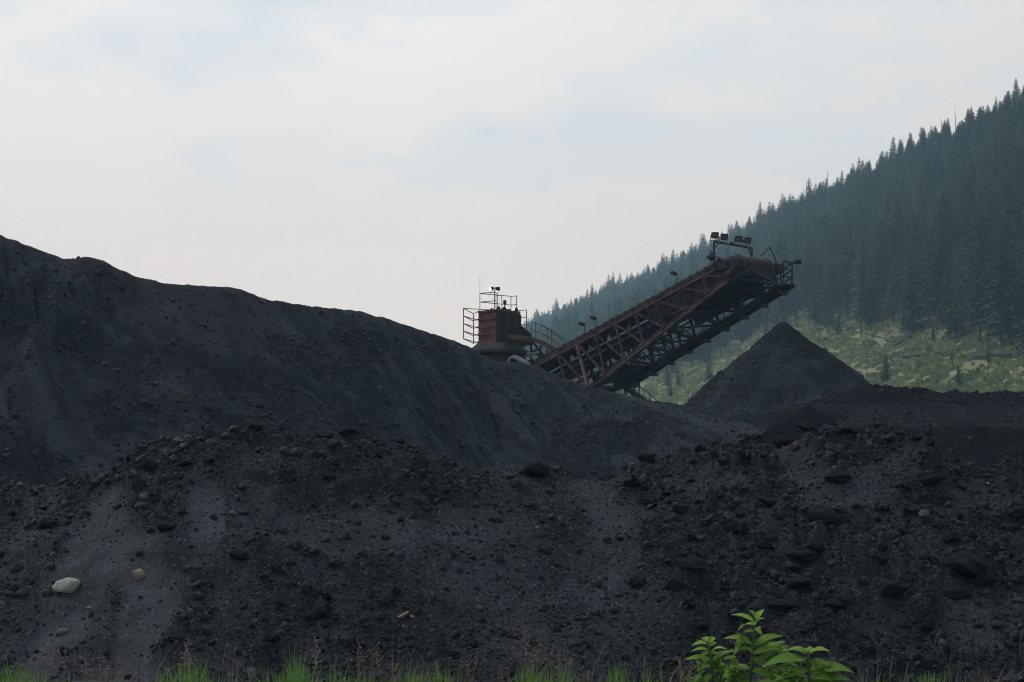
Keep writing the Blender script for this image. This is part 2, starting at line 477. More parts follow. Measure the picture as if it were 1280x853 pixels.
# hillside ground
def hill_mat():
    m = bpy.data.materials.new('hillside_ground'); m.use_nodes = True
    nt = m.node_tree; L = nt.links.new; N = nt.nodes.new; b = nt.nodes['Principled BSDF']
    b.inputs['Roughness'].default_value = 0.95; b.inputs['Specular IOR Level'].default_value = 0.1
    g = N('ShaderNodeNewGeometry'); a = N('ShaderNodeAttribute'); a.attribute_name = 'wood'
    def noise(s, d=6):
        n = N('ShaderNodeTexNoise'); n.inputs['Scale'].default_value = s; n.inputs['Detail'].default_value = d
        n.inputs['Roughness'].default_value = 0.7; L(g.outputs['Position'], n.inputs['Vector']); return n.outputs['Fac']
    def mr(src, p0, p1):
        r = N('ShaderNodeMapRange'); r.inputs['From Min'].default_value = p0; r.inputs['From Max'].default_value = p1
        L(src, r.inputs['Value']); return r.outputs['Result']
    def mx(f, c0, c1):
        q = N('ShaderNodeMix'); q.data_type = 'RGBA'; L(f, q.inputs[0])
        for i, v in ((6, c0), (7, c1)):
            if isinstance(v, tuple): q.inputs[i].default_value = (*v, 1)
            else: L(v, q.inputs[i])
        return q.outputs[2]
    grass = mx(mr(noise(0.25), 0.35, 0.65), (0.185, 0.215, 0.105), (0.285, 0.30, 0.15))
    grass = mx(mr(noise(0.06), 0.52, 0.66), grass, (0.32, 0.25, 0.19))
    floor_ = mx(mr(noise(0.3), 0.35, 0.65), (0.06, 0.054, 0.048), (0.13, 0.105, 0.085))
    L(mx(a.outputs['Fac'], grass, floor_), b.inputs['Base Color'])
    bp = N('ShaderNodeBump'); bp.inputs['Strength'].default_value = 0.7; bp.inputs['Distance'].default_value = 0.6
    L(noise(1.2), bp.inputs['Height']); L(bp.outputs['Normal'], b.inputs['Normal'])
    return m
M['hill'] = hill_mat()
M['ground'] = mat('dirt_ground', (0.06, 0.055, 0.05), 0.95, 0.0, 0.4, (0.03, 0.03, 0.03), bump=0.5, bscale=6)

# ------------------------------------------------------------------ ground
gx = np.concatenate([np.linspace(-1600, -60, 12), np.linspace(-50, 50, 60), np.linspace(60, 1600, 12)])
gy = np.concatenate([np.linspace(-120, 0, 8), np.linspace(2, 60, 60), np.linspace(70, 1600, 14)])
GX, GY = np.meshgrid(gx, gy)
GZ = 0.06 * fbm(GX * 0.4, GY * 0.4, 3, 5) * (np.abs(GX) < 55) - 0.02
ground = link('ground', grid_mesh('ground', GX, GY, GZ, M['ground']))
ground['kind'] = 'structure'

# ------------------------------------------------------------------ forested hillside
def itp(px, pts):
    a = np.array(pts, float); return np.interp(px, a[:, 0], a[:, 1])
H_YB = [(420, 640), (600, 590), (760, 480), (850, 390), (1000, 310), (1280, 250), (1500, 235), (1900, 235)]
H_YS = [(420, 1540), (600, 1500), (668, 1460), (850, 1150), (1000, 840), (1280, 560), (1500, 500), (1900, 480)]
H_SKY = [(420, 600), (560, 560), (620, 480), (645, 446), (668, 420), (735, 391), (800, 364), (850, 341), (905, 316), (980, 278), (1040, 252), (1110, 217), (1190, 181), (1280, 136), (1500, 20), (1900, -170)]
H_TREE = [(420, 500), (600, 490), (760, 482), (820, 466), (865, 456), (910, 437), (950, 416), (990, 402), (1040, 408), (1090, 412), (1140, 421), (1200, 428), (1280, 445), (1400, 455), (1900, 460)]
def hill(px, s):
    px = np.asarray(px, float); s = np.asarray(s, float)
    Yb, Ys, pys = itp(px, H_YB), itp(px, H_YS), itp(px, H_SKY)
    sp = np.clip(s, 0, 1)
    Y = Yb + (Ys - Yb) * sp ** 1.25
    py = 506 + (pys - 506) * sp ** 0.85
    X = (px - 640) / F * Y; Z = CAMZ + (HOR - py) / F * Y
    lo = np.clip(-s / 0.2, 0, 1)                   # foot of the slope running down into the valley floor
    k = 1 - 0.32 * lo
    X, Y, Z = X * k, Y * k, Z * (1 - lo) - 0.6 * lo
    hi = np.clip(s - 1, 0, 1) * 0.25                      # back of the ridge
    X, Y, Z = X * (1 + 0.55 * hi), Y * (1 + 0.55 * hi), Z + (8 * np.sin(np.minimum(hi * 12, 1.57)) - 260 * hi) * (hi > 0)
    Z = Z + (1.6 * fbm(X * 0.03, Y * 0.03, 4, 40) + 0.35 * fbm(X * 0.2, Y * 0.2, 3, 44)) * (1 - lo)
    return X, Y, Z
pxs = np.concatenate([np.arange(420, 640, 8), np.arange(640, 1320, 2.5), np.arange(1320, 1900, 9)])
ss = np.concatenate([np.linspace(-0.2, -0.02, 10), np.linspace(0, 0.5, 150), np.linspace(0.51, 1.0, 70), np.linspace(1.02, 2, 16)])
HP, HS = np.meshgrid(pxs, ss)
HX, HY, HZ = hill(HP, HS)
HPY = HOR - (HZ - CAMZ) / HY * F
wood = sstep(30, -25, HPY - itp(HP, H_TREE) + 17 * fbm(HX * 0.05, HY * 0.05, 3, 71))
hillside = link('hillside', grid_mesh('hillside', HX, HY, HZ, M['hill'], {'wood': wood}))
hillside['kind'] = 'structure'

# conifers: variants of trunk and crown, 1 unit = 1 m, 20 m tall
def conifer(seed, H=20.0, r0=2.5, start=0.16, dens=1.0, ragged=0.25, mat_=None):
    rg = np.random.default_rng(seed)
    V = []; T = []
    z = H * start; base = 0
    while z < H * 0.985:
        t = (z / H - start) / (1 - start)
        rad = r0 * ((1 - t) ** 0.68) * (0.45 + 0.55 * min(1, t * 5 + 0.35)) + 0.12
        nb = max(4, int((5 + 3.5 * (1 - t)) * dens))
        a0 = rg.uniform(0, 6.28)
        for k in range(nb):
            if rg.random() < ragged * 0.5: continue
            a = a0 + 6.283 * k / nb + rg.normal(0, 0.22)
            ln = rad * rg.uniform(1 - ragged * 1.6, 1.12)
            dr = rg.uniform(0.18, 0.45) * (1 - 0.6 * t)
            d = np.array([math.cos(a), math.sin(a), 0]); s = np.array([-math.sin(a), math.cos(a), 0])
            zz = z + rg.normal(0, 0.1)
            n = 3 if ln > 1.2 else 2
            for j in range(n):
                u0 = ln * (0.12 + 0.88 * j / n); u1 = ln * (0.12 + 0.88 * (j + 1) / n) * 1.06
                w = ln * (0.30 - 0.07 * j) * rg.uniform(0.7, 1.2) + 0.08
                p0 = d * u0 + np.array([0, 0, zz - dr * u0 * u0 / max(ln, .3)])
                p1 = d * u1 + np.array([0, 0, zz - dr * u1 * u1 / max(ln, .3) + rg.uniform(-0.05, 0.12)])
                dz = np.array([0, 0, -0.35 * w - 0.08])
                b = len(V)
                V += [p0, p1, (p0 + p1) / 2 + s * w + dz * rg.uniform(0.6, 1.3), (p0 + p1) / 2 - s * w + dz * rg.uniform(0.6, 1.3), (p0 + p1) / 2 + dz * 1.6 + s * rg.normal(0, .06)]
                T += [(b, b + 1, b + 2), (b, b + 3, b + 1), (b, b + 4, b + 1)]
        z += rg.uniform(0.34, 0.52) * (1.15 - 0.45 * t) * (H / 20) ** 0.5
    # leader
    b = len(V); V += [np.array([0.1, 0, H * 0.95]), np.array([-0.1, 0.05, H * 0.95]), np.array([0, 0, H * 1.02]), np.array([0, -0.12, H * 0.95])]
    T += [(b, b + 1, b + 2), (b + 1, b + 3, b + 2), (b + 3, b, b + 2)]
    me = fast_mesh('crown', np.array(V), np.array(T), mat_ or M['needles'], False)
    tr = MB()
    bend = rg.uniform(-0.25, 0.25, 2)
    tr.tube([(0, 0, -1.2), (0, 0, 0.2), (bend[0] * .4, bend[1] * .4, H * 0.35), (bend[0] * .3, bend[1] * .3, H * 0.7), (0, 0, H * 0.97)], [0.30, 0.24, 0.17, 0.10, 0.02], 6)
    for k in range(10):
        a = rg.uniform(0, 6.28); zz = H * rg.uniform(0.05, start + 0.06); l = rg.uniform(0.4, 1.5)
        tr.tube([(0, 0, zz), (math.cos(a) * l, math.sin(a) * l, zz - 0.15 * l)], [0.03, 0.01], 4)
    mt = bpy.data.meshes.new('trunk'); mt.from_pydata(tr.v, [], tr.f); mt.materials.append(M['bark']); mt.update()
    return me, mt
SPECS = [dict(r0=3.5, start=0.20), dict(r0=3.0, start=0.32, ragged=0.35), dict(r0=4.2, start=0.15), dict(r0=2.5, start=0.28, ragged=0.3),
         dict(r0=3.2, start=0.42, ragged=0.42, dens=0.85), dict(r0=3.0, start=0.12, dens=1.1)]
VAR = [conifer(100 + i, **s) for i, s in enumerate(SPECS)]

cand_n = 260000
cpx = rng.uniform(560, 1420, cand_n); cs = rng.uniform(0.0, 1.02, cand_n)
e_ = 0.002
x0, y0, z0 = hill(cpx, cs); xa, ya, _ = hill(cpx + 1, cs); xb, yb, _ = hill(cpx, cs + e_)
area = np.abs((xa - x0) * (yb - y0) - (ya - y0) * (xb - x0)) / e_ * (860 * 1.02 / cand_n)
cpy = HOR - (z0 - CAMZ) / y0 * F
tl = itp(cpx, H_TREE) + 17 * fbm(x0 * 0.05, y0 * 0.05, 3, 71)
sparse = (cpy >= tl) & (cpy < tl + 60) & (rng.random(cand_n) < 0.22 * np.exp(-(cpy - tl) / 16))
inwood = (cpy < tl) | sparse
edge = np.clip((tl - cpy) / 18, 0, 1)
chp = np.interp(cpx, [700, 850, 1000, 1280], [62, 86, 118, 142]); chh = np.interp(cpx, [668, 1280], [21, 30])
cH = (chh + (chp - chh) * np.clip(1 - cs * 1.1, 0, 1) ** 1.3) * y0 / F
dens_t = 1 / (0.33 * cH) ** 2 * np.where(sparse, 1.0, 0.6 + 0.4 * edge)
keep = inwood & (rng.random(cand_n) < area * dens_t)
tx, ty, tz, tpx, tpy, ts_, tsp = (a[keep] for a in (x0, y0, z0, cpx, cpy, cs, sparse))
nT = len(tx)
near_f = np.clip((1 - ts_) * 1.3, 0, 1)
hpx_lo = np.interp(tpx, [700, 850, 1000, 1280], [62, 86, 118, 142]); hpx_hi = np.interp(tpx, [668, 1280], [21, 30])
tH = (hpx_hi + (hpx_lo - hpx_hi) * np.clip(1 - ts_ * 1.1, 0, 1) ** 1.3) * ty / F * np.clip(rng.normal(1, 0.2, nT) + 0.55 * (rng.random(nT) < 0.05), 0.45, 1.7)
tH = np.where(tsp, tH * rng.uniform(0.2, 0.65, nT), tH)
tk = rng.integers(0, 6, nT)
trot = rng.uniform(0, 6.28, nT)
tlean = rng.normal(0, 0.025, (nT, 2))
tw = rng.uniform(0.85, 1.6, nT)
print('trees', nT)
# the 300 that show largest become things
top_py = tpy - tH * F / ty
occl = np.interp(tpx, [560, 700, 860, 920, 980, 1040, 1087, 1140, 1280, 1420], [430, 470, 500, 455, 402, 440, 480, 485, 490, 495])
vis = (tpx > 690) & (tpx < 1284) & (top_py < occl - 25)
score = np.where(vis & ~tsp, tH / ty, -1)
big = np.argsort(-score)[:291]
is_big = np.zeros(nT, bool); is_big[big] = True
proto_c = []; proto_t = []
def add_tree(x, y, z, h, k, rot, lean, w, label, group, name='conifer_tree'):
    r = empty(name, (x, y, z - 0.15), label, 'tree', group)
    r.rotation_euler = (lean[0], lean[1], rot); s = h / 20.0
    r.scale = (s * w, s * w, s)
    c = link('crown', VAR[k][0], r); t = link('trunk', VAR[k][1], r)
    return r, c, t
ZONES = [('dark green conifer in the forest edge standing right above the grassy clearing', 'conifers along the forest edge'),
         ('tall dark conifer inside the dense forest on the lower hillside', 'conifers on the lower hillside'),
         ('dark conifer among many higher up on the hazy forested slope', 'conifers on the upper slope')]
src = {}
for i in big:
    d = tl[keep][i] - tpy[i]
    zn = 0 if d < 14 else (1 if tpy[i] > 330 else 2)
    r, c, t = add_tree(tx[i], ty[i], tz[i], tH[i], tk[i], trot[i], tlean[i], tw[i], ZONES[zn][0], ZONES[zn][1])
    src.setdefault(int(tk[i]), (c, t))
# the rest of the wood: one object, instances on its points
rest = np.where(~is_big)[0]
me = bpy.data.meshes.new('forest')
me.vertices.add(len(rest)); me.vertices.foreach_set('co', np.stack([tx[rest], ty[rest], tz[rest] - 0.15], 1).astype(np.float32).ravel())
for nm, typ, dat in (('rot', 'FLOAT_VECTOR', np.stack([tlean[rest, 0], tlean[rest, 1], trot[rest]], 1)),
                     ('scl', 'FLOAT_VECTOR', np.stack([tH[rest] / 20 * tw[rest], tH[rest] / 20 * tw[rest], tH[rest] / 20], 1)),
                     ('sort', 'INT', tk[rest])):
    at = me.attributes.new(nm, typ, 'POINT')
    if typ == 'INT': at.data.foreach_set('value', dat.astype(np.int32))
    else: at.data.foreach_set('vector', dat.astype(np.float32).ravel())
forest = link('forest', me)
tag(forest, 'dense hazy conifer forest covering the whole mountainside', 'forest', kind='stuff')
ng = bpy.data.node_groups.new('forest_trees', 'GeometryNodeTree')
ng.interface.new_socket('Geometry', in_out='INPUT', socket_type='NodeSocketGeometry')
ng.interface.new_socket('Geometry', in_out='OUTPUT', socket_type='NodeSocketGeometry')
gi = ng.nodes.new('NodeGroupInput'); go = ng.nodes.new('NodeGroupOutput'); jn = ng.nodes.new('GeometryNodeJoinGeometry')
def named(n, t):
    a = ng.nodes.new('GeometryNodeInputNamedAttribute'); a.data_type = t; a.inputs['Name'].default_value = n
    return [o for o in a.outputs if o.enabled and o.name == 'Attribute'][0]
for k, (c, t) in sorted(src.items()):
    ip = ng.nodes.new('GeometryNodeInstanceOnPoints')
    j2 = ng.nodes.new('GeometryNodeJoinGeometry')
    for ob in (c, t):
        oi = ng.nodes.new('GeometryNodeObjectInfo'); oi.transform_space = 'ORIGINAL'; oi.inputs['Object'].default_value = ob
        ng.links.new(oi.outputs['Geometry'], j2.inputs[0])
    cmp_ = ng.nodes.new('FunctionNodeCompare'); cmp_.data_type = 'INT'; cmp_.operation = 'EQUAL'
    ins = [s for s in cmp_.inputs if s.enabled]
    ng.links.new(named('sort', 'INT'), ins[0]); ins[1].default_value = k
    ng.links.new(gi.outputs[0], ip.inputs['Points']); ng.links.new(j2.outputs[0], ip.inputs['Instance'])
    ng.links.new(cmp_.outputs[0], ip.inputs['Selection'])
    ng.links.new(named('rot', 'FLOAT_VECTOR'), ip.inputs['Rotation'])
    ng.links.new(named('scl', 'FLOAT_VECTOR'), ip.inputs['Scale'])
    ng.links.new(ip.outputs[0], jn.inputs[0])
ng.links.new(jn.outputs[0], go.inputs[0])
md = forest.modifiers.new('trees', 'NODES'); md.node_group = ng

# a pixel of the photograph met with the hillside (first hit from below)
s_line = np.linspace(0, 1, 1500)
def hill_hit(px, py):
    X, Y, Z = hill(np.full(1500, float(px)), s_line)
    pp = HOR - (Z - CAMZ) / Y * F
    i = int(np.argmax(pp <= py))
    return Vector((X[i], Y[i], Z[i]))

# single trees that stand out
for px, py, hpx, k, ln, lab in (
        (1140, 419, 130, 4, -0.16, 'leaning conifer with bare slanting trunk above the pale fallen log'),
        (1097, 405, 120, 1, 0.03, 'straight conifer with pale bare trunk just left of the leaning tree'),
        (1255, 436, 165, 2, 0.0, 'broad pale green conifer with drooping boughs near the right end of the clearing'),
        (1167, 437, 40, 3, 0.05, 'short burnt conifer with bare trunk right of the leaning tree'),
        (1225, 430, 150, 0, 0.02, 'tall conifer with wide skirt rising left of the broad pale one')):
    p = hill_hit(px, py); h = hpx * p.y / F
    add_tree(p.x, p.y, p.z, h, k, 0.6 * k, (0, ln), 1.0, lab, None)
SAP = conifer(300, H=6.0, r0=1.3, start=0.06, mat_=M['sapling'])
def add_sapling(px, py, hpx, lab):
    p = hill_hit(px, py); h = hpx * p.y / F
    r = empty('young_conifer', (p.x, p.y, p.z - 0.1), lab, 'tree', 'young conifers in the clearing')
    s = h / 6.0; r.scale = (s, s, s); r.rotation_euler = (0, 0, px * 0.3)
    link('crown', SAP[0], r); link('trunk', SAP[1], r)
for px, py, hpx, lab in ((886, 478, 32, 'young conifer standing left of the cone shaped coal pile'),
                         (1107, 480, 38, 'slim dark young conifer by the right foot of the coal cone'),
                         (848, 486, 22, 'small young conifer low in the bright grass below the conveyor'),
                         (1198, 486, 30, 'round young conifer in the grass behind the dark coal berm'),
                         (1048, 420, 30, 'thin young conifer on the slope just right of the cone tip'),
                         (823, 470, 26, 'hazy young conifer beside the underside of the conveyor'),
                         (1232, 484, 16, 'tiny young conifer near the right end of the berm')):
    add_sapling(px, py, hpx, lab)
# dead snags
SN = MB(); SN.tube([(0, 0, -1), (0.1, 0, 5), (0.05, 0.1, 10), (0.2, 0, 14)], [0.20, 0.16, 0.11, 0.03], 6)
rs = random.Random(4)
for k in range(26):
    a = rs.uniform(0, 6.28); zz = rs.uniform(3, 13.4); l = rs.uniform(0.3, 1.2) * (1 - zz / 18)
    SN.tube([(0.1, 0, zz), (0.1 + math.cos(a) * l, math.sin(a) * l, zz + rs.uniform(-0.25, 0.1))], [0.035, 0.012], 4)
sn_me = bpy.data.meshes.new('dead_tree'); sn_me.from_pydata(SN.v, [], SN.f); sn_me.materials.append(M['snag']); sn_me.update()
for px, py, hpx, ln, lab in ((1262, 440, 62, -0.32, 'dead grey trunk leaning far over at the clearing edge'),
                             (945, 412, 60, 0.02, 'pale dead trunk standing behind the coal cone'),
                             (863, 440, 45, 0.0, 'pale dead trunk beneath the middle of the conveyor'),
                             (872, 436, 40, 0.03, 'thin dead trunk close beside another under the conveyor'),
                             (1186, 424, 55, 0.03, 'slim grey snag between dark trunks above the clearing'),
                             (1078, 398, 44, -0.05, 'short grey snag above the pale fallen log')):
    p = hill_hit(px, py); s = hpx * p.y / F / 14
    o = link('dead_tree', sn_me); o.location = p; o.scale = (s, s, s); o.rotation_euler = (0, ln, px)
    o.rotation_euler = (0, ln, 0)
    tag(o, lab, 'dead tree', 'dead trees on the hillside')
for px in (703, 770, 787, 812, 838, 903, 928, 1008, 1128, 1196):
    X, Y, Z = hill([px], [0.985]); s = rs.uniform(0.95, 1.3)
    o = link('dead_tree', sn_me); o.location = (X[0], Y[0], Z[0]); o.scale = (s, s, s); o.rotation_euler = (rs.uniform(-.04, .04), rs.uniform(-.05, .05), px)
    tag(o, 'thin bare dead trunk poking above the forest on the ridge line', 'dead tree', 'dead trunks along the ridge')
for k in range(26):
    px = rs.uniform(1000, 1275); py = rs.uniform(float(itp(px, H_SKY)) + 45, float(itp(px, H_TREE)) - 25)
    p = hill_hit(px, py); s = rs.uniform(60, 95) * p.y / F / 14
    o = link('dead_tree', sn_me); o.location = p; o.scale = (s * .8, s * .8, s); o.rotation_euler = (rs.uniform(-.05, .05), rs.uniform(-.07, .07), px)
    tag(o, 'grey dead trunk standing among the living conifers on the slope', 'dead tree', 'dead trunks inside the forest')
# fallen logs
for (xa_, ya_), (xb_, yb_), r_, mt, lab in (
        ((1072, 416), (1107, 425), .22, 'log', 'long bleached log lying on the slope right of the coal cone'),
        ((1112, 446), (1125, 443), .28, 'log', 'short bleached log among the grass below the leaning tree'),
        ((1074, 456), (1102, 450), .20, 'log', 'thin pale log lying just beside the coal cone flank'),
        ((1118, 436), (1141, 423), .20, 'log_dark', 'grey log pointing up towards the foot of the leaning tree'),
        ((1128, 450), (1176, 447), .25, 'log_dark', 'dark log lying level across the middle of the clearing'),
        ((1182, 450), (1205, 438), .22, 'log_dark', 'dark log angled upward right of the level dark log'),
        ((1218, 450), (1278, 446), .25, 'log_dark', 'long dark log at the right end of the clearing'),
        ((1030, 428), (1066, 412), .22, 'log_dark', 'dark fallen trunk on the green bank above the cone shoulder')):
    a = hill_hit(xa_, ya_) + Vector((0, 0, 0.5)); b = hill_hit(xb_, yb_) + Vector((0, 0, 0.5)); r_ *= 1.3
    mb = MB(); mid = (a + b) / 2 + Vector((0, 0, 0.12))
    mb.tube([a, mid, b], [r_, r_ * .85, r_ * .55], 7)
    d = (b - a)
    for q in range(4):
        p = a + d * rs.uniform(.3, .95)
        mb.tube([p, p + Vector((rs.uniform(-.6, .6), rs.uniform(-.3, .3), rs.uniform(.4, 1.0)))], [.05, .02], 4)
    tag(mb.build('fallen_log', M[mt]), lab, 'log', 'fallen logs in the clearing')
# undergrowth in the clearing: low leafy clumps, one mass
n_c = 80000
upx = rng.uniform(740, 1330, n_c); us = rng.uniform(-0.12, 0.40, n_c)
ux, uy, uz = hill(upx, us); upy = HOR - (uz - CAMZ) / uy * F
dd = upy - itp(upx, H_TREE)
kp = (dd > -14) & (rng.random(n_c) < np.clip(0.30 + 0.45 * fbm(ux * 0.16, uy * 0.16, 4, 90) - 0.15 * (dd < 6), 0.04, 0.7))
ux, uy, uz = ux[kp], uy[kp], uz[kp]; n_u = len(ux)
V = []; T = []
base_dirs = rng.uniform(0, 6.28, (n_u, 5))
hh = rng.uniform(0.25, 0.8, n_u) * (1 + 1.0 * (rng.random(n_u) < 0.06)); rr = hh * rng.uniform(0.5, 1.1, n_u)
for j in range(5):
    a = base_dirs[:, j]; ca, sa = np.cos(a), np.sin(a)
    V.append(np.stack([ux + ca * rr * .2, uy + sa * rr * .2, uz - 0.05], 1))
    V.append(np.stack([ux + ca * rr - sa * rr * .5, uy + sa * rr + ca * rr * .5, uz + hh * rng.uniform(.3, .9, n_u)], 1))
    V.append(np.stack([ux + ca * rr * .6 + sa * rr * .5, uy + sa * rr * .6 - ca * rr * .5, uz + hh], 1))
VV = np.concatenate(V); idx = np.arange(n_u)
TT = np.concatenate([np.stack([idx + (3 * j) * n_u, idx + (3 * j + 1) * n_u, idx + (3 * j + 2) * n_u], 1) for j in range(5)])
o = link('undergrowth', fast_mesh('undergrowth', VV, TT, M['shrub'], False))
tag(o, 'bright green undergrowth covering the hillside clearing', 'undergrowth', kind='stuff')

# ------------------------------------------------------------------ coal heaps behind
# long ridge on the left
RIDGE = [(-420, 62, 250), (-200, 62, 262), (-60, 62, 280), (0, 62, 294), (40, 62.3, 310), (82, 62.8, 325), (108, 63, 322), (128, 63.3, 326), (165, 64, 345), (205, 64.6, 355),
         (250, 65.3, 358), (298, 66, 361), (330, 66.8, 374), (385, 67.8, 383), (445, 69, 389), (480, 69.8, 398), (520, 70.6, 411), (560, 71.5, 424),
         (590, 72, 436), (606, 72.1, 447), (622, 72.2, 453), (640, 72.3, 453), (660, 72.4, 456), (690, 72.4, 468), (735, 72.2, 483), (780, 72, 494), (815, 71.4, 501), (840, 71, 504), (880, 69.5, 512), (925, 67.5, 526), (965, 65.5, 541), (1010, 63.5, 556), (1080, 62, 590), (1200, 62, 640)]
rp_ = np.array(RIDGE, float)
rX = (rp_[:, 0] - 640) / F * rp_[:, 1]; rZ = CAMZ + (HOR - rp_[:, 2]) / F * rp_[:, 1]
def ridge_base(X, Y):
    yc = np.interp(X, rX, rp_[:, 1]); zc = np.interp(X, rX, rZ)
    d = Y - yc
    r = 0.8
    return zc - 0.66 * (np.sqrt(d * d + r * r) - r), d
xs = np.concatenate([np.linspace(-34, -20, 30)[:-1], np.arange(-20, 12.5, 0.06), np.linspace(12.6, 17, 20)])
ys = np.concatenate([np.arange(44, 72.5, 0.075), np.linspace(72.7, 84, 40)])
X, Y = np.meshgrid(xs, ys)
Z, dcr = ridge_base(X, Y)
PX = 640 + X / Y * F; PY = HOR - (Z - CAMZ) / Y * F
def poly_below(PX, PY, line, fade):
    """how far a point lies below a polyline given over the slope (rows), faded at its ends"""
    a = np.array(line, float)
    ly = np.interp(PX, a[:, 0], a[:, 1])
    env = sstep(a[0, 0] - 25, a[0, 0] + 25, PX) * sstep(a[-1, 0] + 25, a[-1, 0] - 25, PX)
    d = PY - ly
    return env * sstep(-1.5, 2.5, d) * (1 - sstep(fade * 0.3, fade, d))
wob = 10 * fbm(X * 0.35, Y * 0.35, 4, 3)
scarp = np.zeros_like(Z)
for line, fade, amp in (([(-60, 368), (0, 372), (50, 384), (110, 400), (150, 432), (215, 428), (330, 462), (400, 488), (470, 520)], 70, 0.26),
                        ([(240, 440), (300, 455), (340, 490), (380, 540)], 50, 0.2),
                        ([(420, 455), (455, 470), (500, 520), (520, 560)], 50, 0.2),
                        ([(-40, 395), (30, 400), (60, 428)], 30, 0.2),
                        ([(560, 440), (600, 470), (640, 560)], 60, 0.15)):
    scarp += amp * poly_below(PX, PY + wob, line, fade)
# downslope streaks leaning right, and rubbly bands
u_ = X - (0.30 + 0.55 * sstep(-16, -4, X)) * (72 - Y); v_ = 72 - Y
ampl = sstep(0.2, 3, np.abs(dcr))
streak = fbm(u_ * 1.0 + 0.5 * perlin(X * .3, Y * .3, 8), v_ * 0.13, 4, 21)
streak2 = fbm(u_ * 3.2 + perlin(X * .5, Y * .5, 18), v_ * 0.2, 3, 25)
gul = perlin(u_ * 0.85 + 0.35 * perlin(X * .6, Y * .6, 28), v_ * 0.07, 29) + 0.25 * perlin(u_ * 2.1, v_ * .2, 30)
band = np.clip(sstep(0.05, 0.35, fbm(X * 0.22, Y * 0.30, 3, 33)) + 3.0 * scarp, 0, 1) * ampl
f1, rid = worley(X * 2.4, Y * 2.4, 5); lump = rid ** 3 * np.maximum(0, 0.55 - f1) ** 0.7
f1b, ridb = worley(X * 6.5, Y * 6.5, 6); lump2 = ridb ** 3 * np.maximum(0, 0.5 - f1b) ** 0.7
Z2 = Z - scarp * ampl + ampl * (0.11 * streak + 0.09 * streak2 + 0.10 * fbm(X * 1.1, Y * 1.1, 4, 14) + 0.28 * fbm(X * 0.25, Y * 0.25, 3, 13)) \
    + (0.10 + 0.8 * band) * (0.09 * lump + 0.17 * lump2) * sstep(0.6, 3.5, np.abs(dcr)) - 0.26 * ampl * sstep(0.15, 0.0, np.abs(gul)) * sstep(-.2, .3, fbm(X * .2, Y * .2, 2, 31)) + 0.05 * fbm(X * 2.6, Y * 2.6, 5, 50) + 0.06 * (0.25 + band) * fbm(X * 5.5, Y * 5.5, 3, 51)
crev = np.exp(-(((PX - np.interp(PY, [455, 470, 500, 560], [588, 600, 613, 634])) + 5 * perlin(X * 1.5, Y * 1.5, 9)) / 4) ** 2) * sstep(452, 466, PY) * sstep(570, 540, PY)
Z2 -= 0.35 * crev
dust = np.clip(0.35 + 0.55 * streak + 0.45 * streak2 + 0.3 * fbm(X * 1.2, Y * 1.2, 3, 15) - 0.4 * band, 0, 1)
o = link('coal_ridge', grid_mesh('coal_ridge', X, Y, Z2, M['coal_far'], {'dust': dust}))
tag(o, 'huge long ridge of fine black coal sloping down from the left towards the conveyor', 'coal pile')
N_G = 75000
pr_ = ((0.45 + band) * sstep(0.1, 1.2, np.abs(dcr)) * (Y < 73) * (X > -20) * (X < 12)).ravel(); cd_ = np.cumsum(pr_); cd_ /= cd_[-1]
pk_ = np.searchsorted(cd_, rng.random(N_G)); sz_ = np.minimum(0.022 * (1 - rng.random(N_G)) ** (-1 / 2.9), 0.16)
gv_, gf_ = scatter_rocks(X.ravel()[pk_] + rng.normal(0, .03, N_G), Y.ravel()[pk_] + rng.normal(0, .03, N_G), Z2.ravel()[pk_] + sz_ * .25, sz_)
tag(link('ridge_rubble', fast_mesh('ridge_rubble', gv_, gf_, M['gravel'], False)), 'scattered coal rubble lying in bands across the long ridge', 'coal gravel', kind='stuff')

# cone under the conveyor head
AP = P(979, 402, 83.0)
th = np.linspace(0, 2 * math.pi, 481); rr_ = np.concatenate([np.linspace(0, 2, 34), np.linspace(2.05, 13, 150)])
TH, RR = np.meshgrid(th, rr_)
cx = np.cos(TH)
slope = np.where(cx < 0, 0.80 + 0.07 * cx * cx, 0.80 - 0.05 * cx)
prof = np.where(RR < 0.2, 2.0 * RR * RR, 0.08 + (RR - 0.2) * 0.86)
prof = np.where(RR > 1.3, 0.08 + 1.1 * 0.86 + (RR - 1.3) * slope, prof)
prof += np.where(cx > 0, 0.10 * np.sin(np.clip((RR - 1.2) / 3.2, 0, 1) * math.pi) * -cx, 0)
CX = AP.x + RR * np.cos(TH); CY = AP.y + RR * np.sin(TH)
per = TH * 6 / (2 * math.pi)
def perf(n, v, seed):          # noise periodic in angle
    return fbm(np.cos(TH) * n, np.sin(TH) * n + v, 3, seed)
st = perf(5.0, RR * 0.12, 61); st2 = perf(14.0, RR * 0.25, 66)
CZ = AP.z - prof + np.clip(RR / 4, 0, 1) * (0.07 * st + 0.03 * st2 + 0.30 * fbm(CX * .45, CY * .45, 4, 67) + 0.07 * fbm(CX * 1.5, CY * 1.5, 3, 64)) + 0.04 * fbm(CX * 3, CY * 3, 5, 68)
cd = np.clip(0.2 + 0.35 * st + 0.12 * st2 + 0.8 * fbm(CX * .6, CY * .6 + CZ * .5, 4, 69), 0, 1) * np.clip(RR / 1.6 - 0.4, 0, 1)
o = link('coal_cone', grid_mesh('coal_cone', CX, CY, CZ, M['coal_cone'], {'dust': cd}))
tag(o, 'sharp cone of fresh coal heaped beneath the conveyor head', 'coal pile')

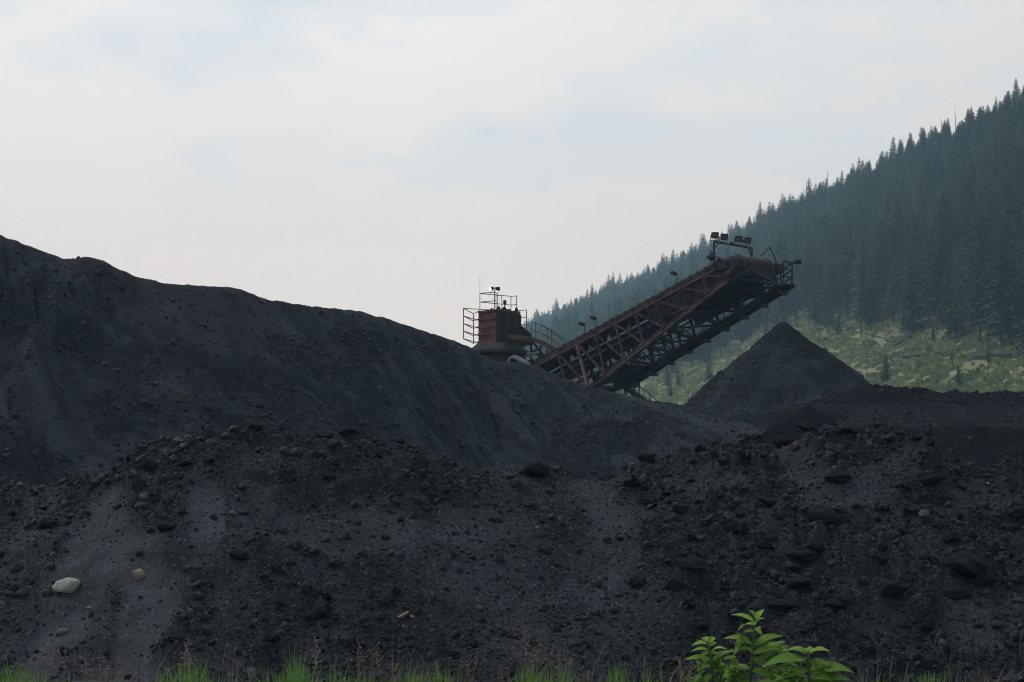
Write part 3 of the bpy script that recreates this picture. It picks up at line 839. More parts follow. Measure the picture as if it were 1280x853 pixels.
pk_ = np.searchsorted(np.cumsum((RR * (np.sin(TH) < 0.3)).ravel()) / (RR * (np.sin(TH) < 0.3)).sum(), rng.random(16000))
sz_ = np.minimum((0.020 + 0.012 * RR.ravel()[pk_] / 8) * (1 - rng.random(16000)) ** (-1 / 3.2), 0.12)
gv_, gf_ = scatter_rocks(CX.ravel()[pk_] + rng.normal(0, .04, 16000), CY.ravel()[pk_] + rng.normal(0, .04, 16000), CZ.ravel()[pk_] + sz_ * .1, sz_)
tag(link('cone_rubble', fast_mesh('cone_rubble', gv_, gf_, M['gravel'], False)), 'loose coal rubble clinging to the flanks of the coal cone', 'coal gravel', kind='stuff')

# bench and berm on the right
xs = np.concatenate([np.linspace(-4, 4.9, 60), np.arange(5, 26, 0.06), np.linspace(26.2, 50, 50)])
ys = np.concatenate([np.linspace(42, 49.9, 40), np.arange(50, 80, 0.08), np.linspace(80.3, 96, 40)])
X, Y = np.meshgrid(xs, ys); PX = 640 + X / Y * F
cr = itp(PX, [(860, 560), (960, 520), (1020, 497), (1070, 485), (1087, 481), (1115, 483), (1140, 485), (1180, 486), (1215, 489), (1250, 490), (1280, 491), (1400, 496), (1700, 500)])
yc = 74.0 + 0.5 * perlin(X * .2, 0 * X, 4)
zc = CAMZ + (HOR - cr) / F * 74 - 0.1
zl = CAMZ + (HOR - 508) / F * 71.5                  # foot of the berm
ze = CAMZ + (HOR - 536 - 3 * perlin(X * .15, 0 * X, 6)) / F * 55     # edge of the bench
edge_y = 55 + 0.6 * perlin(X * 0.35, 0 * X, 7) + 0.25 * perlin(X * 1.4, 0 * X, 9)
top = ze + (np.minimum(zl, zc) - ze) * np.clip((Y - 55) / 16.5, 0, 1)
berm = zc - 0.55 * (np.sqrt((Y - yc) ** 2 + .5 ** 2) - .5)
h = np.maximum(top, berm) * (Y < yc) + berm * (Y >= yc)
wall = ze - 1.15 * (edge_y - Y)
wall = np.where(wall < ze - 1.6, ze - 1.6 - 0.55 * ((ze - 1.6 - wall) / 1.15), wall)
h = np.where(Y < edge_y, np.minimum(h, wall), h)
h = h - 1.05 * np.maximum(0, (972 - 640) / F * Y - X) - 0.45 * sstep(1085, 1035, PX) * (Y < 68)
onwall = sstep(0.2, -0.1, Y - edge_y)
bm = sstep(0.3, -1.5, np.abs(Y - yc) - 2.6)
f1, rid = worley(X * 2.6, Y * 2.6, 15); lump = rid ** 2 * np.maximum(0, 0.55 - f1) ** 0.7
h = h + 0.10 * fbm(X * .5, Y * .5, 4, 30) + bm * (0.12 * lump + 0.16 * fbm(X * 1.3, Y * 1.3, 5, 31)) + 0.02 * fbm(X * 3, Y * 3, 3, 32) \
    + onwall * 0.10 * fbm(X * 2.2, Y * 0.3, 3, 35) + 0.05 * lump
dust = np.clip(0.25 + 0.5 * fbm(X * .3, Y * .8, 3, 36), 0, 1) * (1 - bm) * (1 - 0.6 * onwall)
o = link('coal_bench', grid_mesh('coal_bench', X, Y, h, M['coal_brown'], {'dust': dust}))
tag(o, 'low flat bench of brownish weathered coal with a dark berm along its far edge', 'coal pile')

pb_ = ((0.25 + 0.9 * bm + 0.6 * onwall) * (Y < 77) * (Y > 50) * (X < 27) * (PX > 985)).ravel(); pb_ = np.cumsum(pb_) / pb_.sum()
pk_ = np.searchsorted(pb_, rng.random(26000)); sz_ = np.minimum(0.018 * (1 - rng.random(26000)) ** (-1 / 2.9), 0.16)
gv_, gf_ = scatter_rocks(X.ravel()[pk_] + rng.normal(0, .03, 26000), Y.ravel()[pk_] + rng.normal(0, .03, 26000), h.ravel()[pk_] + sz_ * .15, sz_)
tag(link('bench_rubble', fast_mesh('bench_rubble', gv_, gf_, M['gravel'], False)), 'loose coal rubble strewn over the brownish bench and its dark berm', 'coal gravel', kind='stuff')

# small pointed heap in front of the cone
MP = P(1010, 503, 57.0)
TH, RR = np.meshgrid(np.linspace(0, 2 * math.pi, 160), np.concatenate([np.linspace(0, 3.4, 60), np.linspace(3.5, 9.0, 40)]))
az = 0.14 * np.cos(TH * 2 + 0.4)
mh = np.where(RR < 0.32, RR * 1.25, 0.40 + (RR - .32) * (0.42 + az) + np.maximum(0, RR - 1.7) * (0.45 - az))
MX = MP.x + RR * np.cos(TH); MY = MP.y + RR * np.sin(TH)
MZ = MP.z - mh + np.clip(RR, 0, 1) * (0.09 * fbm(MX * 2, MY * 2, 4, 80)) + 0.03 * fbm(MX * 6, MY * 6, 3, 81)
o = link('coal_mound', grid_mesh('coal_mound', MX, MY, MZ, M['coal_dark'], {'dust': 0 * MX}))
tag(o, 'small black pointed mound in front of the coal cone', 'coal pile')

# ------------------------------------------------------------------ foreground bank
CREST = [(-900, 596), (-300, 600), (-60, 603), (0, 603), (70, 602), (95, 597), (140, 582), (180, 563), (215, 550), (250, 541), (290, 537), (340, 538), (390, 541), (440, 545),
         (490, 549), (530, 553), (548, 566), (575, 572), (620, 581), (650, 587), (690, 588), (730, 591), (770, 586), (800, 577), (840, 565), (880, 556), (930, 551), (975, 543),
         (1010, 531), (1040, 536), (1070, 541), (1110, 544), (1140, 548), (1170, 566), (1190, 577), (1240, 580), (1300, 577), (1500, 570), (2100, 580)]
YC = 21.6
crp = np.array(CREST, float); crp[:, 1] += 13
def bank_base(X, Y):
    zc = CAMZ + (HOR - np.interp(640 + X / YC * F, crp[:, 0], crp[:, 1])) / F * YC
    yc = YC + 0.5 * perlin(X * .35, 0 * X, 2)
    y0 = 16.9 + 0.35 * perlin(X * .4, 0 * X + 3, 12)
    t = np.clip((Y - y0) / (yc - y0), -0.1, 1)
    front = zc * (1 - (1 - np.clip(t, 0, 1)) ** 1.22) + np.minimum(t, 0) * 0.6
    d = np.maximum(Y - yc - 0.25, 0)
    return np.where(Y < yc, front, zc - 0.6 * (np.sqrt(d * d + .2) - math.sqrt(.2)))
xs = np.concatenate([np.linspace(-22, -8.42, 130), np.arange(-8.4, 8.401, 0.0148), np.linspace(8.42, 22, 130)])
ys = np.concatenate([np.linspace(15.6, 16.4, 14), np.arange(16.42, 23.0, 0.0145), np.linspace(23.04, 28, 60)])
X, Y = np.meshgrid(xs, ys)
B = bank_base(X, Y)
PX = 640 + X / Y * F; PY = HOR - (B - CAMZ) / Y * F
wx = 14 * fbm(X * .9, Y * .9, 4, 101); wy = 12 * fbm(X * .9, Y * .9, 4, 102)
QX = PX + wx; QY = PY + wy
smooth_m = np.zeros_like(B); dustm = np.zeros_like(B)
def strip(pts, w, s=1.0, d=0.6):
    global smooth_m, dustm
    best = np.full(B.shape, 1e9)
    for (ax, ay), (bx, by) in zip(pts[:-1], pts[1:]):
        t = np.clip(((QX - ax) * (bx - ax) + (QY - ay) * (by - ay)) / ((bx - ax) ** 2 + (by - ay) ** 2), 0, 1)
        best = np.minimum(best, np.hypot(QX - ax - t * (bx - ax), QY - ay - t * (by - ay)))
    m = sstep(w * 0.72, w * 0.26, best)
    smooth_m = np.maximum(smooth_m, m * s); dustm = np.maximum(dustm, m * d)
def oval(cx_, cy_, rx, ry, s=1.0, d=0.5):
    global smooth_m, dustm
    q = np.hypot((QX - cx_) / rx, (QY - cy_) / ry); m = sstep(1.1, 0.6, q)
    smooth_m = np.maximum(smooth_m, m * s); dustm = np.maximum(dustm, m * d)
strip([(138, 652), (112, 708), (72, 790), (42, 860)], 62, 1, 0.9)
strip([(158, 690), (200, 732), (172, 795), (160, 860)], 66, 1, 0.95)
strip([(120, 760), (110, 860)], 50, 0.7, 0.5)
strip([(250, 622), (254, 684)], 50, 0.9, 0.8)
strip([(40, 612), (60, 660), (10, 700)], 60, 0.6, 0.5)
strip([(330, 588), (300, 640), (290, 700)], 50, 0.8, 0.3)
oval(430, 655, 130, 46, 0.9, 0.35); oval(590, 655, 90, 50, 0.85, 0.3)
strip([(735, 600), (752, 640), (768, 690)], 60, 0.85, 0.55)
strip([(990, 555), (1000, 590), (1035, 622)], 54, 0.85, 0.35); strip([(1130, 590), (1090, 600), (1050, 625)], 44, 0.8, 0.3)
oval(1215, 625, 60, 32, 0.7, 0.35); oval(1230, 770, 70, 45, 0.55, 0.3); oval(1095, 765, 40, 20, 0.7, 0.3); oval(880, 600, 60, 22, 0.7, 0.25)
oval(640, 720, 160, 50, 0.45, 0.15)
rough_m = 1 - smooth_m
clump = sstep(-0.35, 0.45, fbm(X * 1.1, Y * 1.1, 3, 110))
rightness = sstep(780, 900, PX) * 0.35
crestness = sstep(75, 25, PY - np.interp(PX, crp[:, 0], crp[:, 1]))
Rm = rough_m * np.clip(0.16 + 0.50 * clump + rightness + 0.3 * crestness, 0, 1)
Rm *= 1 - 0.35 * sstep(560, 640, PX) * sstep(860, 760, PX)
def lumps(s, seed, p, sx=1.0):
    f1, rid = worley(X * s * sx + 0.25 * perlin(X * s, Y * s, seed + 3), Y * s + 0.25 * perlin(X * s, Y * s, seed + 4), seed)
    return rid ** p * np.maximum(0, 0.62 - f1) ** 0.6
Zf = B + 0.10 * fbm(X * .7, Y * .7, 4, 120) \
    + Rm * (0.16 * np.abs(fbm(X * 1.5, Y * 1.5, 4, 121)) - 0.04) \
    + Rm * (1 + 0.5 * sstep(780, 900, PX)) * (0.30 * lumps(2.3, 130, 3.0, 0.8) + 0.17 * lumps(4.6, 131, 2.0) + 0.065 * lumps(9.5, 132, 1.6)) \
    + (0.40 + 0.60 * Rm) * 0.034 * lumps(19, 133, 1.3) + (0.3 + 0.7 * Rm) * 0.006 * lumps(9.5, 134, 1.2) + (0.5 + 0.5 * Rm) * 0.013 * fbm(X * 14, Y * 14, 3, 140) - 0.05 * smooth_m
# overhanging crust lip below the left crest and a sliding step line
Zf -= 1.2 * np.maximum(0, np.abs(X) - 16)
lip = sstep(-5, 1, QY - itp(QX, [(300, 598), (340, 600), (380, 612), (440, 606), (480, 618), (520, 606), (560, 622)])) * sstep(290, 330, PX) * sstep(580, 540, PX)
Zf -= 0.14 * lip * sstep(60, 10, QY - 608)
hol = np.exp(-(((PX - 528) + 0.75 * (PY - 578)) / 7) ** 2 - ((PY - 583) / 20) ** 2)
Zf -= 0.30 * hol
dent = np.exp(-((PX - 1160) / 26) ** 2) * sstep(604, 612, QY * 0.3 + PY * 0.7) * sstep(636, 616, PY)
Zf -= 0.30 * dent
bank = link('coal_bank', grid_mesh('coal_bank', X, Y, Zf, M['coal'], {'dust': np.clip(dustm * (0.75 + 0.5 * fbm(X * 2, Y * 2, 3, 150)), 0, 1)}))
tag(bank, 'rough bank of black coal rubble across the whole front above the grass', 'coal pile')

def bank_z(x, y):
    i = min(max(np.searchsorted(xs, x), 1), len(xs) - 1); j = min(max(np.searchsorted(ys, y), 1), len(ys) - 1)
    return Zf[j, i]
def bank_hit(px, py):
    yy = ys; xx = (px - 640) / F * yy
    ii = np.clip(np.searchsorted(xs, xx), 0, len(xs) - 1)
    zz = Zf[np.arange(len(yy)), ii]; zr = CAMZ + (HOR - py) / F * yy
    j = int(np.argmax(zz >= zr))
    return Vector((xx[j], yy[j], zz[j])) if zz[j] >= zr[j] else None

# rocks
dense = (np.abs(X) < 8.35) & (Y > 16.5) & (Y < 22.3)
pw_ = (Rm ** 1.5 + 0.16 * (1 - 0.85 * dustm)) * dense
cdf = np.cumsum(pw_.ravel()); cdf /= cdf[-1]
N_R = 112000
pick = np.searchsorted(cdf, rng.random(N_R))
size = 0.0090 * (1 - rng.random(N_R)) ** (-1 / 2.6); size = np.minimum(size, 0.085)
rX_ = X.ravel()[pick] + rng.normal(0, .006, N_R); rY_ = Y.ravel()[pick] + rng.normal(0, .006, N_R); rZ_ = Zf.ravel()[pick] + size * 0.2
gv_, gf_ = scatter_rocks(rX_, rY_, rZ_, size)
o = link('coal_gravel', fast_mesh('coal_gravel', gv_, gf_, M['gravel'], False))
tag(o, 'small coal rubble strewn all over the front bank', 'coal gravel', kind='stuff')

rock_meshes = []
for i in range(12):
    v, f = rock_shape(3, 700 + i, (0.62, 0.75, 0.5, 0.85)[i % 4], 0.28, 8)
    rock_meshes.append(fast_mesh('coal_lump', v, f, M['lump'], False))
def put_rock(name, me, p, s, rot, sink=0.25, lab=None, cat='coal lump', group=None, sc3=(1, 1, 1)):
    o = link(name, me); o.location = p + Vector((0, 0, s * sc3[2] * (0.42 - sink)))
    o.scale = (s * sc3[0], s * sc3[1], s * sc3[2]); o.rotation_euler = rot
    tag(o, lab, cat, group); return o
BIG = [(1030, 655, 24, (1, .8, .8), 'wide blocky coal boulder jutting from the slope above the leafy plants'),
       (1055, 543, 19, (1, .7, .35), 'flat coal slab lying on the crest right of the small pointed mound'),
       (1148, 545, 15, (1, .7, .45), 'flat coal slab capping the small knob left of the dark bench wall'),
       (980, 543, 13, (1, .8, .85), 'chunky coal lump at the crest left of the small pointed mound'),
       (1009, 524, 12, (1, .9, .6), 'dark coal lump perched on the crest below the small pointed mound'),
       (875, 548, 6, (1, 1, 1), 'square little coal block standing alone on the crest below the cone'),
       (760, 584, 9, (1, .8, .8), 'dark round coal lump in the crest dip right of the middle'),
       (668, 593, 17, (1, .8, .7), 'low crumbly coal knob at the lowest dip of the crest'),
       (1000, 700, 21, (1, .7, .55), 'flat overhanging coal chunk in the middle of the right slope'),
       (1020, 690, 11, (1, .8, .7), 'small coal chunk leaning against the flat overhanging one'),
       (1205, 718, 26, (.9, .8, 1), 'largest coal boulder, tall and knobbly, on the lower right slope'),
       (1232, 728, 14, (1, .8, .7), 'coal lump tucked against the right side of the knobbly boulder'),
       (1195, 748, 17, (1, .8, .8), 'coal boulder resting right beneath the tall knobbly boulder'),
       (1115, 745, 20, (1, .8, .75), 'rounded coal boulder left of the tall knobbly boulder'),
       (1000, 735, 17, (1, .8, .8), 'rounded coal boulder below the flat overhanging chunk'),
       (975, 762, 20, (1, .7, .5), 'long low coal chunk a little above the tallest leafy plant'),
       (1050, 758, 14, (1, .8, .8), 'coal boulder in the rubble between the leafy plant and the knobbly boulder'),
       (845, 738, 12, (1, .8, .9), 'round coal lump alone on the slope left of the leafy plants'),
       (865, 710, 17, (1, .7, .6), 'broad coal lump uphill from the round lone one'),
       (795, 732, 11, (1, .8, .7), 'dark coal lump in the gravel above the wooden stake'),
       (1045, 600, 16, (1, .7, .6), 'dark coal lump beneath the flat slab on the crest'),
       (1160, 607, 19, (1, .6, .35), 'coal slab overhanging the dark hollow on the upper right slope'),
       (960, 632, 15, (1, .7, .6), 'coal lump in the rubble right of the smooth chute below the mound'),
       (917, 665, 15, (1, .7, .7), 'broad coal lump in the rubble left of the wide blocky boulder'),
       (1275, 645, 14, (1, .8, .8), 'coal boulder cut off by the right picture border'),
       (232, 581, 10, (1, .6, .4), 'pale dusty flat coal slab high on the left shoulder'),
       (263, 578, 8, (.8, .8, .9), 'upright coal block beside the pale dusty slab'),
       (320, 540, 9, (1, .7, .7), 'coal block on top of the left crest'),
       (405, 545, 9, (1, .7, .6), 'coal block on the crest right of the highest point of the left shoulder'),
       (435, 545, 10, (1, .7, .5), 'dark flat coal block near the right end of the left crest'),
       (385, 772, 8, (1, .7, .6), 'brownish coal lump above the dry weeds on the left'),
       (60, 660, 14, (1, .7, .6), 'ragged coal block at the edge of the left smooth slide'),
       (205, 662, 11, (1, .7, .7), 'coal lump above the fork of the two grey slides'),
       (300, 700, 10, (1, .8, .7), 'coal lump topping the heap of chunks right of the tan stone')]
placed = []
for i, (px, py, r_, s3, lab) in enumerate(BIG):
    p = None; q = py
    while p is None and q < py + 20: p = bank_hit(px, q); q += 1
    if p is None: continue
    s = r_ * p.y / F * 1.22
    put_rock('coal_lump', rock_meshes[i % 12], p, s, (R(rs.uniform(-12, 12)) + 0.15, R(rs.uniform(-12, 12)), rs.uniform(-.6, .6) + (3.1 if i % 2 else 0)), 0.08, lab, 'coal lump', None, s3)
    placed.append((px, py, r_))
AREAS = [('coal lump among the loose rubble on the left shoulder', 'coal lumps on the left shoulder'),
         ('coal lump among the broken chunks low on the slope left of the middle', 'coal lumps on the lower left slope'),
         ('coal lump in the loose gravel of the middle slope', 'coal lumps on the middle slope'),
         ('coal lump among the crowded chunks of the coarse right slope', 'coal lumps on the right slope')]
cnt = 0; placed += [(84, 738, 24), (173, 722, 18), (78, 792, 14), (507, 776, 14), (111, 761, 6)]
pk = np.searchsorted(cdf, rng.random(6000))
for q in pk:
    if cnt >= 262: break
    x_, y_, z_ = X.ravel()[q], Y.ravel()[q], Zf.ravel()[q]
    px = 640 + x_ / y_ * F; py = HOR - (z_ - CAMZ) / y_ * F
    if not (4 < px < 1276 and 530 < py < 830) or Rm.ravel()[q] < 0.45: continue
    if 330 < px < 800 and py > 612 and rs.random() < .6: continue
    r_ = min(4.2 * (1 - rs.random()) ** (-1 / 2.4), 13)
    if any(abs(px - a) < (r_ + c) * 1.0 and abs(py - b) < (r_ + c) * 0.8 for a, b, c in placed): continue
    placed.append((px, py, r_)); cnt += 1
    ar = 0 if (px < 560 and py < 640) else 1 if px < 480 else 2 if px < 790 else 3
    put_rock('coal_lump', rock_meshes[rs.randrange(12)], Vector((x_, y_, z_)), r_ * y_ / F, (R(rs.uniform(-25, 25)), R(rs.uniform(-25, 25)), rs.uniform(0, 6.28)), 0.12,
             AREAS[ar][0], 'coal lump', AREAS[ar][1])
# pale stones
def stone(seed, mt, flat):
    v, f = rock_shape(3, seed, flat, 0.10, 5); return fast_mesh('stone', v, f, M[mt], True)
for px, py, r_, mt, s3, lab in ((84, 738, 18.5, 'stone_pale', (1, .8, .75), 'smooth pale boulder on the grey slide at lower left'),
                                (173, 722, 9.5, 'stone_tan', (.95, .8, 1), 'tan stone between the two grey slides'),
                                (78, 792, 7.5, 'stone_grey', (1, .8, .9), 'grey stone below the smooth pale boulder'),
                                (111, 761, 3.2, 'stone_pale', (1, .8, .6), 'tiny pale pebble right below the smooth pale boulder'),
                                (87, 699, 2.0, 'stone_tan', (1, .8, .8), 'tiny tan pebble above the smooth pale boulder'),
                                (137, 683, 2.0, 'stone_pale', (1, .8, .6), 'tiny pale pebble high on the slide near its top'),
                                (131, 799, 1.9, 'stone_pale', (1, .8, .6), 'tiny white pebble right of the grey stone'),
                                (536, 570, 3.2, 'stone_tan', (.8, .8, 1.1), 'small orange brown stone beside the dark hollow on the crest'),
                                (1156, 569, 2.6, 'stone_tan', (1.2, .8, .6), 'tiny yellowish stone under the slab capping the right knob'),
                                (1235, 606, 2.2, 'stone_pale', (1, .8, .8), 'tiny pale pebble on the smooth patch at upper right'),
                                (671, 660, 1.8, 'stone_pale', (1, .8, .8), 'tiny pale pebble in the fine gravel below the crest dip'),
                                (714, 662, 1.8, 'stone_pale', (1, .8, .8), 'tiny pale pebble beside the smooth chute in the middle')):
    p = bank_hit(px, py)
    if p: put_rock('pebble' if r_ < 5 else 'stone', stone(int(px), mt, 0.8), p, r_ * p.y / F, (0.1, R(-6), 0.2), 0.12, lab, 'stone', None, s3)
# crumbling sandstone
for px, py, r_, s3, rt, lab in ((504, 772, 7, (1.1, .7, .6), .5, 'crumbling tan shale clod in the middle of the lower slope'),
                                (515, 773, 4.5, (1, .7, .7), -.3, 'darker tan crumb right of the shale clod'),
                                (504, 788, 4, (.5, .6, 1.3), .4, 'upright tan sliver just below the shale clod')):
    p = bank_hit(px, py)
    if p: put_rock('shale_clod', stone(900 + int(px) + int(py), 'stone_tan', .6), p, r_ * p.y / F, (0.1, -rt, 0.2), 0.1, lab, 'stone', None, s3)

# ------------------------------------------------------------------ conveyor
PHI = math.atan2(4.48, 13.16)
T0 = P(670, 457, 95.0)
q = math.sqrt(0.5)
ax = Vector((q * math.cos(PHI), -q * math.cos(PHI), math.sin(PHI))); wy_ = Vector((q, q, 0)); nz_ = ax.cross(wy_)
CM = Matrix.Translation(T0) @ Matrix((ax, wy_, nz_)).transposed().to_4x4()
conv = empty('stacker_conveyor', label='long rusty lattice conveyor boom rising over the coal to its lamp topped head', cat='conveyor')
conv.matrix_world = CM
UP = Vector((math.sin(PHI), 0, math.cos(PHI)))         # world up in the boom's own axes
W = 2.4
def lx(px):
    k = (px - 640) / F
    return (95 * k - T0.x) / (q * (1 + k)) / math.cos(PHI)
def zb(x):                                              # lower chord: level, then tapering to the head
    return -2.55 if x < 3.9 else -2.55 + (x - 3.9) / 10.0 * 1.70
def zw(x): return -2.45 if x < 4 else -2.45 + (x - 4) * 0.078
XH = 14.0
MB().channel((-4, 0, 0), (XH, 0, 0), .20, .22).build('top_chord', M['rust_pale'], conv)
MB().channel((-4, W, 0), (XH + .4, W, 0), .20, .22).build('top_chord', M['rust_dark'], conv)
MB().channel((-4, 0, -2.55), (3.9, 0, -2.55), .18, .2).channel((3.9, 0, -2.55), (XH, 0, zb(XH)), .20, .24).build('bottom_chord', M['rust_pale'], conv)
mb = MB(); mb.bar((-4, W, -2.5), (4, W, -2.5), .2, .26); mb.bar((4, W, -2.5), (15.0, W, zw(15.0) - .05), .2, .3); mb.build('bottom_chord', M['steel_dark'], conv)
pan = [-2.6, -1.3, 0.1] + [lx(p_) for p_ in (698, 721, 744, 769, 794, 821, 851, 880, 906)]
for i, x in enumerate(pan):
    pale = i in (4,)
    MB().channel((x, 0, -.1), (x, 0, zb(x)), .15 if pale else .11, .15 if pale else .11, (0, 1, 0)).build('upright', M['rust_pale'] if pale else M['rust' if i < 8 else 'rust_dark'], conv)
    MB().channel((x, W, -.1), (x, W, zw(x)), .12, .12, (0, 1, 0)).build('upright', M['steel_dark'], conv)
    if i < len(pan) - 1:
        x2 = pan[i + 1]
        MB().bar((x + .06, -.02, -.08), (x2 - .05, -.02, zb(x2) + .12), .09, .09, (0, 1, 0)).build('brace', M['rust'], conv)
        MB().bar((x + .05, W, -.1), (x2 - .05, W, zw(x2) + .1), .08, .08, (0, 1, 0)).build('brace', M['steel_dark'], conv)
        # floor lattice seen from below
        mb = MB(); mb.bar((x, .1, zb(x)), (x, W - .1, zw(x)), .12, .14)
        mb.bar((x + .1, .1, zb(x)), (x2 - .1, W - .1, zw(x2)), .09, .09)
        mb.build('floor_lattice', M['steel_dark'], conv)
    # gussets, cable trays and hanging fittings
    mb = MB(); mb.box(x - .16, x + .16, -.035, -.02, -.34, -.02); mb.build('gusset', M['rust'], conv); mb = MB(); mb.box(x - .14, x + .16, -.035, -.02, zb(x) + .03, zb(x) + .32)
    mb.build('gusset', M['rust'], conv)
    if x > .5 and x < 12:
        mb = MB(); mb.tube([(x + .45, .5, -.25), (x + .45, .5, -.25 - rs.uniform(.25, .5))], .035, 6)
        mb.box(x + .36, x + .54, .44, .58, -.5, -.36)
        mb.build('idler_bracket', M['galv' if i % 2 else 'stone_grey'], conv)
# lower plate closing the first bays
mb = MB(); mb.hexa([(3.9, .12, -2.52), (5.9, .12, zb(5.9)), (5.9, W - .1, zw(5.9)), (3.9, W - .1, -2.50), (3.9, .12, -2.48), (5.9, .12, zb(5.9) + .04), (5.9, W - .1, zw(5.9) + .04), (3.9, W - .1, -2.46)])
mb.build('belly_plate', M['steel_dark'], conv)
# carrying belt with skirts, idlers and return belt
mb = MB()
for y0 in (.30, 2.0):
    mb.box(-4, XH - .3, y0, y0 + .04, .10, .40)
for k in range(34):
    x = -3.6 + k * .52
    mb.bar((x, .24, .12), (x, .24, .42), .05, .05); mb.bar((x, .24, .42), (x, 2.10, .42), .05, .04)
mb.build('side_board', M['rust_dark'], conv)
mb = MB(); nB = 60; xsB = np.linspace(-4, XH + .1, nB)
for a, b in zip(xsB[:-1], xsB[1:]):
    z0 = .28 + .10 * rs.random()
    mb.hexa([(a, .34, .16), (b, .34, .16), (b, 2.0, .16), (a, 2.0, .16), (a, .5, z0 + .06), (b, .5, z0 + .06), (b, 1.85, z0 + .06), (a, 1.85, z0 + .06)])
mb.build('belt', M['belt'], conv)
MB().box(-4, XH + .2, .4, 2.0, -.98, -.95).build('return_belt', M['belt'], conv)
for k in range(12):
    x = -2.5 + k * 1.35
    mb = MB(); mb.tube([(x, .25, -1.06), (x, 2.15, -1.06)], .07, 8); mb.bar((x, .22, -1.06), (x, .22, -.1), .05); mb.bar((x, 2.18, -1.06), (x, 2.18, -.1), .05)
    mb.build('return_idler', M['dusty_steel'], conv, True)
mb = MB(); mb.box(8.3, XH - .05, .14, .17, -.95, -.13); mb.box(9.6, XH - .05, W - .2, W - .17, -1.5, -.13)
for k in range(8): mb.box(8.5 + k * .72, 8.56 + k * .72, .10, .14, -.93, -.15)
mb.build('side_plate', M['dusty_steel'], conv)
mb = MB()
for k in range(7):
    x = 2.2 + k * 1.05; mb.bar((x, 1.0, -1.0), (x + .75, 1.9, -2.0), .08); mb.bar((x, 2.0, -.4), (x, 2.0, -2.1), .10)
    mb.box(x + .2, x + .5, 1.6, 1.9, -1.7, -1.45)
mb.tube([(0, 1.5, -1.5), (4, 1.5, -1.62), (9, 1.5, -1.4)], .06, 6); mb.tube([(0, 2.1, -1.2), (5, 2.1, -1.3), (12, 2.1, -1.0)], .05, 6)
mb.build('cable_tray', M['steel_dark'], conv)
# head: drum, hood, chute
mb = MB(); mb.tube([(14.6, -.1, -.42), (14.6, 2.6, -.42)], .40, 28); mb.build('head_drum', M['belt'], conv, True)
hood = MB(); n = 14; v0 = len(hood.v)
yy_ = [-.22, -.12, .25, 1.2, 2.2, 2.6, 2.72]; rr2 = [.33, .40, .44, .46, .44, .40, .33]
for y_, r_ in zip(yy_, rr2):
    for k in range(n + 1):
        a = R(-48 + 196 * k / n); hood.v.append((14.6 + r_ * math.cos(a), y_, -.34 + r_ * math.sin(a)))
for j in range(len(yy_) - 1):
    for k in range(n):
        b = v0 + j * (n + 1) + k; hood.f.append((b, b + 1, b + n + 2, b + n + 1))
hood.f.append(tuple(v0 + k for k in range(n + 1))); hood.f.append(tuple(v0 + 6 * (n + 1) + k for k in reversed(range(n + 1))))
hood_o = hood.build('drum_hood', M['dusty_steel'], conv, True)
for y_ in (.1, 2.42):
    m2 = MB()
    for k in range(n):
        a = R(-40 + 184 * k / n); b = R(-40 + 184 * (k + 1) / n); r_ = .472
        m2.bar((14.6 + r_ * math.cos(a), y_, -.34 + r_ * math.sin(a)), (14.6 + r_ * math.cos(b), y_, -.34 + r_ * math.sin(b)), .07, .03, (0, 1, 0))
    m2.build('hood_band', M['brown_steel'], hood_o)
mb = MB(); mb.hexa([(13.8, .05, -1.02), (14.9, .05, -1.05), (14.9, 2.6, -1.05), (13.8, 2.6, -1.02), (13.6, -.02, -.45), (15.08, -.02, -.62), (15.08, 2.66, -.62), (13.6, 2.66, -.45)])
mb.build('chute', M['steel_dark'], conv)
mb = MB(); mb.box(14.0, 14.35, -.30, -.2, -.72, -.5); mb.tube([(14.55, -.42, -.55), (14.55, -.2, -.55)], .11, 10); mb.build('bearing', M['rust'], conv)
mb = MB(); mb.box(13.7, 14.2, -.3, -.04, -.35, .12); mb.tube([(13.5, -.15, .05), (13.9, -.15, .28)], .17, 10); mb.build('drive_guard', M['dusty_steel'], conv)
mb = MB(); mb.tube([(15.0, 2.75, -.4), (15.0, 3.15, -.4)], .22, 12); mb.box(14.8, 15.2, 2.8, 3.0, -.75, -.4); mb.tube([(15.0, 3.15, -.4), (15.0, 3.3, -.4)], .1, 8); mb.build('drive_motor', M['steel_dark'], conv, True)
# head legs between chute and walkway
mb = MB()
for x, y in ((13.4, 1.6), (14.2, 2.3), (14.9, 2.6)):
    mb.bar((x, y, -.9), (x + .05, y, zw(x) + .02), .12, .12, (0, 1, 0))
for x in (12.6, 13.9, 15.2):
    mb.bar((x, .2, zb(min(x, 14)) - .1), (x, W, zw(x)), .10, .10)
mb.bar((12.2, .2, -1.0), (15.2, 2.4, zw(15.2)), .09); mb.bar((14.0, 0, zb(14)), (15.2, .9, -1.45), .12); mb.bar((15.2, .9, -1.45), (15.25, W, zw(15.2)), .12)
mb.bar((12.2, W, zw(12.2)), (14.2, .6, -1.2), .08)
mb.build('head_frame', M['steel_dark'], conv)
